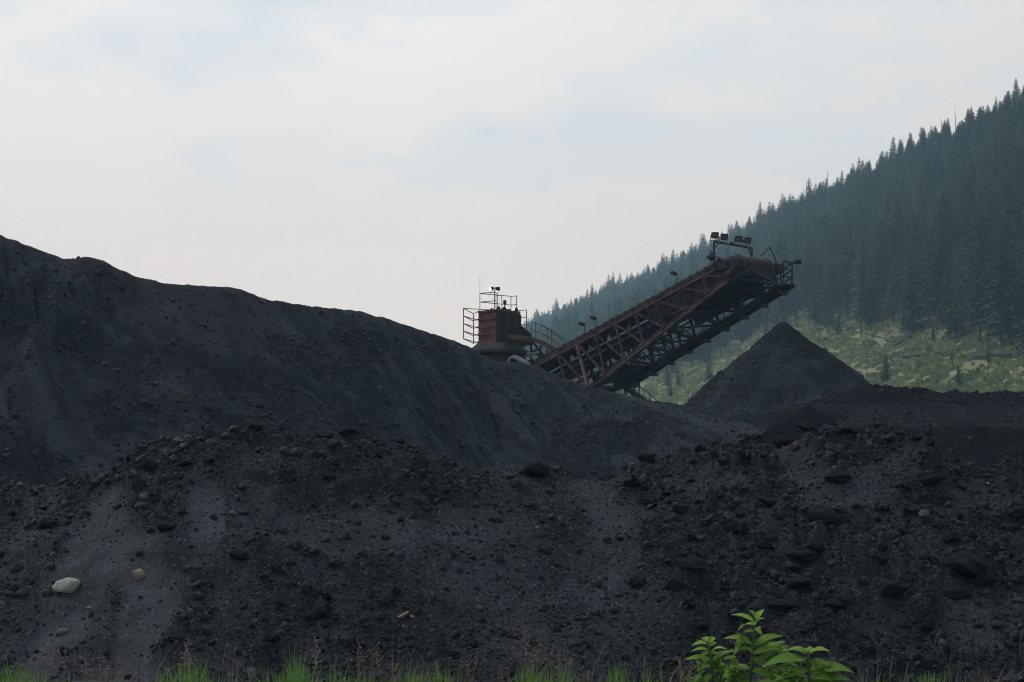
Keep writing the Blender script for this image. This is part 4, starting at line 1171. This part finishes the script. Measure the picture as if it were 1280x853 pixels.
# walkway on the far side
wk = MB(); 
wk.hexa([(3.0, W, -2.42), (15.35, W, zw(15.35) + .06), (15.35, 3.3, zw(15.35) + .06), (3.0, 3.3, -2.42), (3.0, W, -2.36), (15.35, W, zw(15.35) + .12), (15.35, 3.3, zw(15.35) + .12), (3.0, 3.3, -2.36)])
wk.bar((3.0, 3.3, -2.44), (15.4, 3.3, zw(15.4) + .04), .10, .24)
for k in range(9):
    x = 4 + k * 1.35; wk.bar((x, W, zw(x) - .12), (x, 3.42, zw(x) - .12), .14, .16)
wk.build('walkway', M['steel_dark'], conv)
def rail_run(parent, pts, h, n_mid=1, up=UP, matn='rail', r=.022, name='handrail', skip=()):
    mb = MB(); pts = [Vector(p_) for p_ in pts]
    for i, p_ in enumerate(pts):
        if i not in skip: mb.tube([p_, p_ + up * h], r, 6)
    for k in range(n_mid + 1):
        hh_ = h * (1 - k / (n_mid + 1)); mb.tube([p_ + up * hh_ for p_ in pts], r, 6)
    return mb.build(name, M[matn], parent)
rail_run(conv, [(x, 3.28, zw(x) + .1) for x in (4.2, 5.8, 7.4, 9.0, 10.6, 12.0)], 1.05, 1, UP, 'steel_dark', .028)
rail_run(conv, [(12.0, 3.28, zw(12) + .1), (12.9, 3.28, zw(12.9) + .1), (13.75, 3.28, zw(13.75) + .1), (14.55, 3.28, zw(14.5) + .1), (15.3, 3.28, zw(15.3) + .1), (15.35, 2.5, zw(15.3) + .1)], 1.12, 2, UP, 'steel_dark', .038)
e0 = Vector((15.3, 3.28, zw(15.3) + .1)) + UP * 1.1
mb = MB(); mb.tube([e0 - Vector((.5, -.02, 0)), e0 + Vector((.12, .1, .0)), e0 + Vector((.2, .2, 0))], .04, 8); mb.tube([e0 + Vector((.10, .06, .02)), e0 + Vector((.3, .34, .0))], [.10, .13], 10)
mb.build('end_lamp', M['steel_dark'], conv, True)
mb = MB(); b0 = Vector((14.9, 1.9, .2)); b1 = b0 + UP * .5 + Vector((0, .75, 0)); b2 = Vector((15.0, 2.95, -.1))
mb.tube([b0, b1, b2], .035, 6); mb.build('bent_guard_rail', M['steel_dark'], conv)
# floodlight gantry
g0 = Vector((13.35, -.12, .05)); g1 = Vector((13.35, 2.95, -.1)); HT = 1.28
gan = MB(); gan.tube([g0, g0 + UP * HT], .05, 8); gan.tube([g1, g1 + UP * (HT + .05)], .05, 8)
gan.tube([g0 + UP * HT, g1 + UP * (HT + .1)], .05, 8)
gan.tube([g0 + UP * (HT - .4), g0 + UP * HT + Vector((0, .35, 0))], .03, 6); gan.tube([g1 + UP * (HT - .35), g1 + UP * HT + Vector((0, -.3, 0))], .03, 6)
gan.tube([g0 + UP * .55, g0 + Vector((-.55, 0, .0))], .025, 6)
gan.tube([g0 + UP * (HT - .02) + Vector((0, 1.3, 0)), g0 + UP * (HT + .12) + Vector((0, 1.45, 0)), g0 + UP * (HT - .02) + Vector((0, 1.6, 0))], .05, 6)
gantry = gan.build('light_gantry', M['steel_dark'], conv)
for k, (y, yaw) in enumerate(((-.05, -.75), (.68, -.62), (1.92, -.85), (2.62, -.35))):
    c = g0 + UP * (HT + .34) + Vector((0, y + .12, 0))
    rot = Matrix.Translation(c) @ Matrix((Vector((1, 0, 0)) * math.cos(PHI) - Vector((0, 0, 1)) * math.sin(PHI), Vector((0, 1, 0)), UP)).transposed().to_4x4() @ Matrix.Rotation(yaw, 4, 'Z') @ Matrix.Rotation(R(18), 4, 'Y')
    mb = MB(); w_, h_ = .165, .135
    mb.hexa([(-.16, -w_ * .7, -h_ * .7), (-.16, w_ * .7, -h_ * .7), (-.16, w_ * .7, h_ * .7), (-.16, -w_ * .7, h_ * .7), (.05, -w_, -h_), (.05, w_, -h_), (.05, w_, h_), (.05, -w_, h_)])
    for a, b in (((.06, -w_, -h_), (.06, w_, -h_)), ((.06, -w_, h_), (.06, w_, h_)), ((.06, -w_, -h_), (.06, -w_, h_)), ((.06, w_, -h_), (.06, w_, h_))): mb.bar(a, b, .05, .04, (1, 0, 0))
    mb.tube([(-.05, -w_ - .03, 0), (-.05, -w_ - .03, -h_ - .14), (-.05, 0, -h_ - .16), (-.05, w_ + .03, -h_ - .14), (-.05, w_ + .03, 0)], .018, 6)
    fo = mb.build('floodlight', M['steel_dark'], gantry, False, rot)
    gl = MB(); gl.box(.055, .06, -w_ * .85, w_ * .85, -h_ * .8, h_ * .8); gl.build('lens', M['lens'], gantry, False, rot)
mb = MB(); c = g0 + UP * .62 + Vector((-.1, -.1, 0)); mb.tube([c - UP * .14, c - UP * .03, c + UP * .06, c + UP * .2], [.27, .25, .10, .04], 14); mb.tube([c - UP * .25, c - UP * .12], .12, 10)
mb.tube([c + UP * .1, c + UP * .1 + Vector((0, .4, 0))], .03, 6)
mb.build('dome_lamp', M['steel_dark'], gantry, True)
# three lamps on stems over the far rail
for h_ in (1.295, 2.145, 7.97):
    x = h_ / math.cos(PHI); b = Vector((x, 2.6, 0.0))
    lp = MB(); lp.tube([b - UP * .3, b + UP * 1.85, b + UP * 1.95 - wy_ * 0 + Vector((-.06, -.05, .0))], .022, 6)
    lo = lp.build('lamp_stem', M['dusty_steel'], conv)
    c = b + UP * 1.98 + Vector((-.10, -.12, 0)); d = Vector((.1, .16, -.10)).normalized()
    mb = MB(); mb.tube([c - d * .20, c - d * .15, c, c + d * .14, c + d * .19], [.04, .09, .105, .09, .04], 12); mb.build('lamp_head', M['dusty_steel'], lo, True)
# support legs under the boom (behind the ridge)
for y in (0.1, W - .1):
    a = CM @ Vector((2.2, y, -2.5)); b = Vector((a.x - 1.2, a.y, 0.0))
    inv = CM.inverted()
    mb = MB(); mb.bar(inv @ a, inv @ b, .3, .3); mb.build('support_leg', M['rust_dark'], conv)
# probe hanging under the walkway
pt = P(930.5, 379, 88.75); bob = P(930.5, 394, 88.75)
pr = empty('hanging_probe', pt, 'small black bob hanging on a cable below the conveyor head', 'probe')
MB().tube([(0, 0, .35), (0, 0, bob.z - pt.z)], .012, 5).build('cable', M['steel_dark'], pr)
z0 = bob.z - pt.z
MB().tube([(0, 0, z0 + .22), (0, 0, z0 + .12), (0, 0, z0 - .12), (0, 0, z0 - .2)], [.03, .10, .13, .08], 10).build('bob', M['steel_dark'], pr, True)

# ------------------------------------------------------------------ feed tower
TY = 97.0
px_m = TY / F
tw0 = P(622, 434, TY)
tower = empty('feed_tower', (tw0.x, tw0.y, 0), 'red brown feed bin tower with caged railings behind the coal ridge', 'tower')
ORG = Vector((tw0.x, tw0.y, 0))
def L(px, py, dy=0.0): return P(px, py, TY + dy) - ORG
zr_ = tw0.z
mb = MB(); mb.lathe([(1.50, 0), (1.50, zr_ - 1.2), (1.62, zr_ - .55)], 40); mb.build('tank', M['dusty_steel'], tower, True)
mb = MB(); mb.lathe([(1.60, zr_ - .50), (1.75, zr_ - .42), (1.75, zr_ - .26), (1.66, zr_ - .22), (1.2, zr_ + .16), (.4, zr_ + .3)], 40); mb.build('tank_rim', M['dusty_steel'], tower, True)
C0 = L(620, 428, -1.0); hB = 1.86
dl = Vector((-.72, .69, 0)); dr = Vector((.72, .69, 0)); a_, b_ = 1.40, 1.92
def boxd(o_, la, lb, h_): 
    return [o_, o_ + dr * lb, o_ + dr * lb + dl * la, o_ + dl * la] + [o_ + Vector((0, 0, h_)), o_ + dr * lb + Vector((0, 0, h_)), o_ + dr * lb + dl * la + Vector((0, 0, h_)), o_ + dl * la + Vector((0, 0, h_))]
binw = MB(); binw.hexa(boxd(C0, a_, b_, hB)); bin_o = binw.build('bin', M['red_housing'], tower)
nl = Vector((-.69, -.72, 0)); nr = Vector((.69, -.72, 0))
for k in range(5):
    z = Vector((0, 0, .04 + k * .44)); mb = MB()
    mb.bar(C0 + z + nl * .05, C0 + z + nl * .05 + dl * a_, .10, .09); mb.build('rib', M['red_housing'], bin_o)
mb = MB(); mb.hexa([p_ + nr * .012 for p_ in (C0 + dr * .05, C0 + dr * b_, C0 + dr * b_ + nr * .06, C0 + dr * .05 + nr * .06)] + [p_ + nr * .012 + Vector((0, 0, hB - .03)) for p_ in (C0 + dr * .05, C0 + dr * b_ - Vector((0, 0, .18)), C0 + dr * b_ + nr * .06 - Vector((0, 0, .18)), C0 + dr * .05 + nr * .06)])
mb.build('side_sheet', M['dusty_steel'], bin_o)
for f_ in (.28, .62):
    mb = MB(); mb.bar(C0 + dr * (b_ * f_) + nr * .12, C0 + dr * (b_ * f_) + nr * .12 + Vector((0, 0, hB * (.95 if f_ < .5 else .8))), .10, .10, (1, 0, 0)); mb.build('stiffener', M['rust_dark'], bin_o)
# piled coal and chute on the right of the bin
ch = MB(); ch.prism([(L(648, 402).x, L(648, 402).z), (L(653, 408).x, L(653, 408).z), (L(664, 417).x, L(664, 417).z), (L(668, 428).x, L(668, 428).z), (L(650, 432).x, L(650, 432).z), (L(634, 440).x, L(634, 440).z), (L(634, 400).x, L(634, 400).z)], .1, 1.5)
ch.build('chute', M['dusty_steel'], tower)
mb = MB()
for k in range(16):
    p_ = L(rs.uniform(612, 646), rs.uniform(385, 391), rs.uniform(-.3, .8)); r_ = rs.uniform(.06, .16)
    mb.tube([p_ - Vector((0, 0, r_)), p_, p_ + Vector((0, 0, r_ * .9))], [r_ * .8, r_, r_ * .4], 7)
mb.build('coal_cap', M['coal_cone'], tower)
# cage on the left
A = L(579.3, 424, -.8); Bq = L(592, 430, .6); Cq = C0 + dl * a_ + Vector((0, 0, .1)); Dq = C0 + dl * .25 + nl * .06 + Vector((0, 0, .0))
hA = 37.5 * px_m
mb = MB(); u = Vector((0, 0, 1)); r_ = .024
mb.tube([A, A + u * hA], r_ * 1.2, 6); mb.tube([Bq, Bq + u * hA], r_ * 1.2, 6)
for k in range(5):
    z = u * (hA * k / 4 + .02)
    mb.tube([A + z, Bq + z, Cq + z], r_, 6)
    if k in (4,): mb.tube([A + z, Dq + u * (hA + .12)], r_, 6)
    else: mb.tube([A + z, C0 + dl * a_ + nl * .04 + z + u * .02], r_, 6)
mb.build('side_cage', M['rail'], tower)
# roof railings
zt = u * (hB)
Lc = C0 + dl * (a_ - .12) + zt; Nc = C0 + dl * .1 + dr * .1 + zt; Rc = C0 + dr * (b_ - .1) + dl * .2 + zt; Kc = C0 + dl * (a_ - .12) + dr * (b_ - .2) + zt
rail_run(tower, [Kc, Lc, Nc], .98, 1, u, 'rail', .024)
rail_run(tower, [Rc - u * .1, Rc - u * .1 + dl * .45, Kc], 1.0, 1, u, 'rail', .024)
G0 = L(658, 428, .4)
mb = MB(); mb.tube([G0, G0 + u * 1.86], .028, 6)
for k in range(3): mb.tube([Rc + u * (.15 - k * .42) - u * .1, G0 + u * (1.84 - k * .40)], .022, 6)
mb.build('handrail', M['rail'], tower)
MB().tube([Lc + u * .9, Lc + u * 1.95], [.012, .008], 5).build('aerial', M['steel_dark'], tower)
mb = MB(); Lp = L(618.3, 388, -.6); mb.tube([Lp - u * .2, Lp + u * 1.18], .028, 6); mb.tube([Lp + Vector((.16, .1, 0)), Lp + Vector((.16, .1, 1.0))], .02, 6)
mast = mb.build('lamp_mast', M['rail'], tower)
for sx, on in ((-1, True), (1, False)):
    c = Lp + Vector((sx * .15, 0, 1.22)); d = Vector((-.80, -.55, -.25)).normalized() if on else Vector((.75, .6, -.1)).normalized()
    mb = MB(); mb.tube([c - d * .14, c - d * .06, c + d * .1, c + d * .12], [.05, .09, .115, .115], 14); head = mb.build('lamp_head', M['steel_dark'], mast, True)
    if on:
        l = MB(); l.tube([c + d * .122, c + d * .13], .098, 14); l.build('lit_lens', M['lamp_on'], mast)
mb = MB(); cp = L(631, 389, -.2); mb.tube([cp, cp + u * .42], .04, 6); mb.tube([cp + u * .36, cp + u * .42, cp + u * .58, cp + u * .62], [.05, .10, .10, .05], 10); mb.build('beacon', M['steel_dark'], tower)
# curved walkway and stair down to the boom
pth = [(636, 421), (652, 422), (664, 424), (674, 427.5), (684, 433), (694, 440), (705, 450), (714, 459)]
mb = MB(); pv = [L(a, b, -1.9) for a, b in pth]; pv2 = [p_ + Vector((.25, .95, 0)) for p_ in pv]
for s_ in (pv, pv2):
    for a, b in zip(s_[:-1], s_[1:]): mb.bar(a, b + (b - a) * .03, .07, .22)
for a, b, c, d in zip(pv[:-1], pv[1:], pv2[1:], pv2[:-1]):
    mb.hexa([a - u * .04, b - u * .04, c - u * .04, d - u * .04, a - u * .01, b - u * .01, c - u * .01, d - u * .01])
mb.build('curved_walkway', M['brown_steel'], tower)
mb = MB()
for s_, n_ in ((pv[2:], 1), (pv2[2:], 1)):
    top_ = [p_ + u * .98 for p_ in s_]
    mb.tube(top_, .024, 6); mb.tube([p_ + u * .52 for p_ in s_], .02, 6)
    for i in range(0, len(s_), 2): mb.tube([s_[i], top_[i]], .024, 6)
mb.build('stair_rail', M['rail'], tower)
# clutter of frames and ducts beneath
mb = MB()
for (xa, ya), (xb, yb) in (((642, 424), (656, 455)), ((656, 425), (646, 456)), ((664, 428), (664, 460)), ((650, 438), (690, 448)), ((648, 446), (676, 436)), ((676, 432), (672, 462)), ((684, 437), (686, 462)), ((660, 452), (692, 444)), ((668, 430), (690, 458))):
    mb.bar(L(xa, ya, .5), L(xb, yb, .9), .11, .11, (0, 1, 0))
mb.build('frame', M['steel_dark'], tower)
mb = MB(); mb.tube([L(634, 454, -1.4), L(637, 447.5, -1.4), L(643, 446, -1.4), L(650, 450, -1.4), L(664, 457, -1.2)], [.05, .09, .13, .16, .08], 8); mb.build('duct', M['galv'], tower, True)
mb = MB(); mb.tube([L(656, 446, -.4), L(662, 440.5, -.4), L(668, 443, -.4), L(669, 452, -.4)], .05, 8); mb.box(L(658, 0).x, L(664, 0).x, -.6, -.3, L(0, 447).z, L(0, 441).z); mb.build('pipe_bend', M['galv'], tower, True)

# service stair beyond the boom's foot
S0 = P(795, 500, 98.0); SY = 98.0
stair = empty('service_stair', (S0.x, S0.y, 0), 'small rusty service stair with handrails beyond the lower end of the conveyor', 'stair')
def Q(px, py, dy=0.0): return P(px, py, SY + dy) - Vector((S0.x, S0.y, 0))
mb = MB()
for x_ in (791.5, 793.5, 798.8): mb.bar(Q(x_, 510), Q(x_, 467, .0 if x_ < 794 else .3), .07, .07, (0, 1, 0))
for y_ in (468, 483.5): mb.bar(Q(790.5, y_), Q(799.5, y_ + .3, .3), .08, .10)
mb.build('post_frame', M['rust_dark'], stair)
mb = MB(); mb.bar(Q(783, 510), Q(779, 466), .09, .09, (0, 1, 0)); mb.bar(Q(776, 510), Q(776, 472, .5), .07, .07, (0, 1, 0)); mb.bar(Q(783.3, 510, .3), Q(783.3, 468, .3), .05, .05, (0, 1, 0)); mb.build('support_post', M['brown_steel'], stair)
mb = MB(); mb.bar(Q(766, 474), Q(812, 506), .12, .30); mb.bar(Q(766, 474, .9), Q(812, 506, .9), .12, .30)
for k in range(12): t = k / 11; a = Q(766 + 46 * t, 474 + 32 * t); mb.box(a.x - .12, a.x + .12, a.y, a.y + .9, a.z - .02, a.z + .02)
mb.build('stair_flight', M['rust_dark'], stair)
mb = MB(); mb.tube([Q(766, 461), Q(799, 484), Q(808, 489), Q(818, 498), Q(826, 508)], .028, 6); mb.tube([Q(799, 492), Q(812, 499), Q(822, 508)], .022, 6)
for x_, y_ in ((812, 493), (805, 487.5)): mb.tube([Q(x_, y_), Q(x_, y_ + 16)], .022, 6)
mb.build('handrail', M['rail'], stair)
p = P(868, 494, 96.0)
mb = MB(); mb.prism([(-.20, -.12), (.22, -.16), (.26, .02), (.12, .10), (-.18, .14)], 0, .5); o = mb.build('concrete_block', M['galv']); o.location = p
tag(o, 'pale block lying at the left foot of the coal cone', 'block')

# ------------------------------------------------------------------ plants at the verge
def leaf(mb, root, d, ln, wd, droop, fold, up=Vector((0, 0, 1)), n=7):
    d = d.normalized(); s = d.cross(up).normalized(); b = len(mb.v)
    for i in range(n + 1):
        t = i / n
        w = wd * (math.sin(math.pi * min(1, t ** 0.75 * 1.0)) ** 0.85) * (1 - .15 * t) if 0 < t < 1 else 0.002
        if i % 2: w *= 1.05
        c = root + d * (ln * t) + up * (-droop * ln * t * t + 0.10 * ln * math.sin(t * 3.1))
        mb.v += [tuple(c - s * w + up * (fold * w)), tuple(c), tuple(c + s * w + up * (fold * w))]
    for i in range(n):
        a = b + 3 * i
        mb.f += [(a, a + 1, a + 4, a + 3), (a + 1, a + 2, a + 5, a + 4)]
def plant(label, Yp, axis, leaves, young):
    base = P(axis[0][0], axis[0][1], Yp); base.z = 0.0
    root = empty('leafy_plant', base, label, 'plant')
    pts = [P(a, b, Yp) - base for a, b in axis]
    st = MB(); st.tube([Vector((0, 0, 0))] + pts, [.010] + [.008] * (len(pts) - 1) + [.004], 6); st.build('stem', M['stem'], root)
    x_lo = min(r_[2] for r_ in leaves); x_hi = max(r_[2] for r_ in leaves); y_t = axis[-1][1]
    for k in range(64):
        yy0 = rs.uniform(y_t + 28, 872); x0_ = axis[2][0] + rs.uniform(-3, 3); f_ = min(1, (yy0 - y_t) / 50)
        sd = rs.choice((-1, 1)); reach = (x_hi - x0_ if sd > 0 else x0_ - x_lo) * f_ * rs.uniform(.45, .95)
        leaves = leaves + [(x0_ + sd * reach * rs.uniform(.45, .75), yy0, x0_ + sd * reach, yy0 + rs.uniform(-14, 12), rs.uniform(.2, .3))]
    for nm, rows, mt in (('leaves', leaves, 'leaf'), ('young_leaves', young, 'leaf_young')):
        mb = MB()
        for (rx, ry, tx_, ty_, wr) in rows:
            a = P(rx, ry, Yp) - base; b = P(tx_, ty_, Yp + rs.uniform(-.10, .10)) - base
            d = b - a; ln = d.length
            up = Vector((rs.uniform(-.25, .25), -rs.uniform(.35, .75), 1)).normalized()
            up = (up - d.normalized() * up.dot(d.normalized())).normalized()
            leaf(mb, a, d + up * .12 * ln, ln * 1.03, ln * wr * .88, rs.uniform(.10, .22), rs.uniform(.15, .40), up)
            mb_s = st
        mb.build(nm, M[mt], root, True)
    return root
plant('leafy green plant with bright tip, tallest of the verge plants', 11.0, [(934, 930), (938, 850), (942, 800), (944, 772)],
      [(941, 806, 905, 798, .20), (942, 808, 978, 794, .20), (940, 818, 922, 812, .3), (942, 816, 992, 826, .22), (939, 824, 962, 842, .28), (940, 818, 975, 812, .2), (938, 836, 906, 842, .25), (939, 838, 968, 852, .25),
       (937, 846, 925, 868, .3), (936, 850, 918, 832, .2), (938, 852, 955, 880, .3), (940, 812, 924, 815, .25), (936, 862, 900, 864, .26), (938, 862, 985, 858, .2), (942, 826, 1000, 838, .16)],
      [(943, 778, 914, 769, .20), (944, 776, 955, 762, .25), (943, 772, 936, 763, .3), (943, 782, 923, 786, .30), (944, 782, 955, 774, .24), (943, 786, 952, 793, .3), (942, 790, 928, 791, .35), (944, 788, 953, 784, .25)])
plant('small leafy green plant right beside the wooden stake', 11.3, [(892, 930), (891, 850), (887, 815), (884, 802)],
      [(889, 826, 857, 825, .20), (890, 828, 920, 814, .20), (890, 842, 880, 856, .3), (891, 842, 918, 838, .22), (889, 838, 906, 850, .3), (892, 856, 865, 862, .22), (888, 832, 872, 838, .3), (892, 860, 915, 866, .2)],
      [(885, 806, 866, 806, .2), (885, 804, 894, 797, .25), (884, 803, 879, 797, .3), (887, 814, 865, 813, .2), (888, 816, 908, 810, .22), (886, 815, 876, 822, .3), (888, 818, 900, 818, .25), (886, 808, 896, 803, .25)])
plant('bushy green plant with broad drooping leaves, last in the row', 10.8, [(1012, 930), (1011, 850), (1011, 822), (1010, 814)],
      [(1010, 818, 981, 813, .24), (1011, 818, 1037, 815, .26), (1010, 828, 953, 834, .22), (1012, 830, 1036, 830, .3), (1011, 838, 984, 846, .28), (1012, 840, 1048, 832, .22), (1013, 842, 1068, 838, .2), (1010, 834, 995, 824, .3),
       (1012, 848, 1040, 852, .3), (1011, 850, 994, 866, .3), (1012, 852, 1062, 848, .24), (1010, 846, 968, 850, .22), (1012, 846, 1024, 862, .3), (1010, 824, 1000, 832, .35), (1011, 826, 1022, 834, .35), (1012, 858, 1056, 862, .25), (1010, 860, 972, 866, .25)],
      [(1010, 816, 1004, 811, .3), (1011, 816, 1018, 811, .3)])

# wooden stake
sp = P(848, 900, 14.0); sp.z = 0
stk = empty('wooden_stake', sp, 'splintered wooden stake standing in the grass', 'stake')
h1 = CAMZ + (HOR - 824) / F * 14
mb = MB(); mb.hexa([(.012, -.02, 0), (.045, -.02, 0), (.045, .02, 0), (.012, .02, 0), (.004, -.015, h1), (.020, -.015, h1 + .015), (.020, .015, h1), (.004, .015, h1)]); mb.build('post', M['stake'], stk)
mb = MB(); mb.hexa([(-.05, -.03, 0), (.005, -.03, 0), (.005, .01, 0), (-.05, .01, 0), (-.006, -.012, h1 - .12), (.004, -.012, h1 - .05), (.004, .01, h1 - .06), (-.006, .01, h1 - .12)]); mb.build('splinter', M['log_dark'], stk)

# grass along the foot of the bank
gb = MB()
def blade(p, h, lean, w):
    a = rs.uniform(0, 6.28); d = Vector((math.cos(a), math.sin(a), 0)) * lean * h; s = Vector((-math.sin(a + rs.uniform(-1, 1)), math.cos(a), 0)) * w
    b = len(gb.v)
    for t in (0, .4, .75, 1):
        c = p + d * t * t + Vector((0, 0, h * t * (1 - .12 * lean * t)))
        ww = s * (1 - t ** 1.6) + s * .04
        gb.v.append(tuple(c - ww)); gb.v.append(tuple(c + ww))
    for i in range(3): gb.f.append((b + 2 * i, b + 2 * i + 1, b + 2 * i + 3, b + 2 * i + 2))
for px, w, top, n in ((18, 16, 820, 60), (30, 12, 830, 40), (204, 8, 832, 22), (222, 12, 824, 40), (242, 12, 818, 60), (262, 14, 836, 40), (355, 14, 826, 60), (372, 8, 802, 36), (385, 14, 828, 60), (424, 6, 826, 26), (458, 12, 834, 40), (512, 4, 812, 9), (505, 14, 836, 50), (520, 8, 830, 40),
                      (558, 8, 824, 36), (540, 12, 840, 30), (580, 14, 844, 26), (660, 5, 818, 26), (672, 14, 828, 60), (705, 5, 824, 22), (698, 18, 842, 50), (742, 3, 846, 8), (772, 10, 822, 50), (766, 16, 838, 40), (808, 8, 834, 34), (832, 12, 838, 26), (858, 10, 842, 22),
                      (915, 30, 846, 40), (980, 20, 844, 30), (1086, 10, 846, 24), (1125, 20, 846, 46), (1162, 8, 832, 40), (1150, 14, 844, 40), (1180, 20, 850, 20), (130, 14, 846, 22), (160, 16, 850, 16), (320, 14, 846, 24), (620, 20, 850, 24), (1230, 30, 852, 20), (1262, 14, 850, 20)):
    for k in range(int(n * 1.7)):
        Yg = rs.uniform(13.4, 14.8)
        x = (px + rs.gauss(0, w * .8) - 640) / F * Yg
        h = CAMZ + (HOR - (top - 3 + abs(rs.gauss(0, 20)))) / F * Yg
        blade(Vector((x, Yg, 0)), max(h, .12) * rs.uniform(.9, 1.02), abs(rs.gauss(0, .2)), rs.uniform(.0035, .008))
for k in range(4200):
    Yg = rs.uniform(12.5, 16.3); x = rs.uniform(-9, 9)
    if perlin(np.array([x * .8]), np.array([Yg * .8]), 44)[0] < -.1: continue
    blade(Vector((x, Yg, 0)), rs.uniform(.06, .26), abs(rs.gauss(0, .4)), rs.uniform(.003, .006))
g_o = gb.build('grass', M['grass'])
tag(g_o, 'bright green grass tufts along the foot of the coal bank', 'grass', kind='stuff')

g_keep = gb; gb = MB()
for k in range(1500):
    Yg = rs.uniform(13.2, 16.6); x = rs.uniform(-7, 7)
    if perlin(np.array([x * 1.1]), np.array([Yg * .9]), 54)[0] < 0: continue
    blade(Vector((x, Yg, 0)), rs.uniform(.12, .52), abs(rs.gauss(0, .55)), rs.uniform(.002, .0045))
tag(gb.build('dry_grass', M['weed']), 'tangled dry brown grass stems mixed in along the verge', 'dry grass', kind='stuff')

# dried weeds
wv = []
for k in range(5):
    mb = MB(); h = .5; le = rs.uniform(-.08, .08)
    pts = [(0, 0, 0), (le * .3, 0, h * .4), (le, .01, h * .8), (le * 1.3, 0, h)]
    mb.tube(pts, [.004, .0035, .003, .002], 4)
    for j in range(14 + 5 * k):
        t = rs.uniform(.45, 1.0); c = Vector((le * 1.3 * t, 0, h * t)); a = rs.uniform(0, 6.28); l = rs.uniform(.015, .05) * (1.4 - t * .6)
        e_2 = c + Vector((math.cos(a) * l, math.sin(a) * l, rs.uniform(-.02, .045)))
        mb.tube([c, e_2], .0018, 3); b = len(mb.v); r_ = rs.uniform(.005, .011)
        for q_ in ((r_, 0, 0), (-r_, 0, .3 * r_), (0, r_, 0), (0, 0, 1.4 * r_)): mb.v.append(tuple(e_2 + Vector(q_)))
        mb.f += [(b, b + 2, b + 3), (b + 1, b + 3, b + 2), (b, b + 3, b + 1)]
    m_ = bpy.data.meshes.new('dry_weed'); m_.from_pydata(mb.v, [], mb.f); m_.materials.append(M['weed']); m_.update(); wv.append(m_)
for px, top in ((22, 786), (26, 800), (54, 800), (60, 812), (80, 812), (95, 818), (110, 808), (128, 818), (136, 806), (142, 822), (160, 808), (226, 792), (232, 798), (250, 784), (244, 806), (270, 820), (294, 818), (300, 822), (366, 786), (376, 800), (394, 782), (398, 800), (412, 816), (426, 822), (446, 792), (452, 796), (447, 826),
                (485, 797), (492, 806), (500, 812), (541, 818), (590, 812), (592, 826), (604, 808), (626, 830), (640, 836), (662, 786), (668, 794), (678, 796), (696, 806), (700, 812), (708, 814), (714, 816), (735, 832), (728, 836), (750, 832), (822, 818), (836, 820), (848, 820), (852, 814), (878, 834), (980, 808), (1042, 806), (1040, 822), (1090, 812), (1232, 836), (1254, 832), (1260, 840), (1270, 830)):
    if rs.random() < .35: continue
    top += rs.uniform(2, 12)
    Yw = rs.uniform(14.0, 15.6); z = CAMZ + (HOR - top) / F * Yw; x = (px - 640) / F * Yw
    o = link('dry_weed', wv[rs.randrange(5)]); s = max(z, .15) / .5
    o.location = (x, Yw, 0); o.scale = (s * 1.1, s * 1.1, s); o.rotation_euler = (0, rs.uniform(-.08, .08), rs.uniform(0, 6.28))
    tag(o, 'thin brown dried weed stalk standing among the grass tufts', 'weed', 'dried weed stalks along the verge')

# ------------------------------------------------------------------ haze
hz = MB().box(-1620, 1620, -130, 1820, -1.2, 262)
hm = bpy.data.materials.new('haze_air'); hm.use_nodes = True
nt = hm.node_tree; nt.nodes.remove(nt.nodes['Principled BSDF'])
pvv = nt.nodes.new('ShaderNodeVolumePrincipled')
pvv.inputs['Color'].default_value = (0.50, 0.80, 1.0, 1)
pvv.inputs['Absorption Color'].default_value = (1, 1, 1, 1)
pvv.inputs['Density'].default_value = 0.00040
nt.links.new(pvv.outputs['Volume'], nt.nodes['Material Output'].inputs['Volume'])
ho = hz.build('haze', hm)
ho['kind'] = 'stuff'; ho['label'] = 'pale blue haze filling the valley air'; ho['category'] = 'haze'
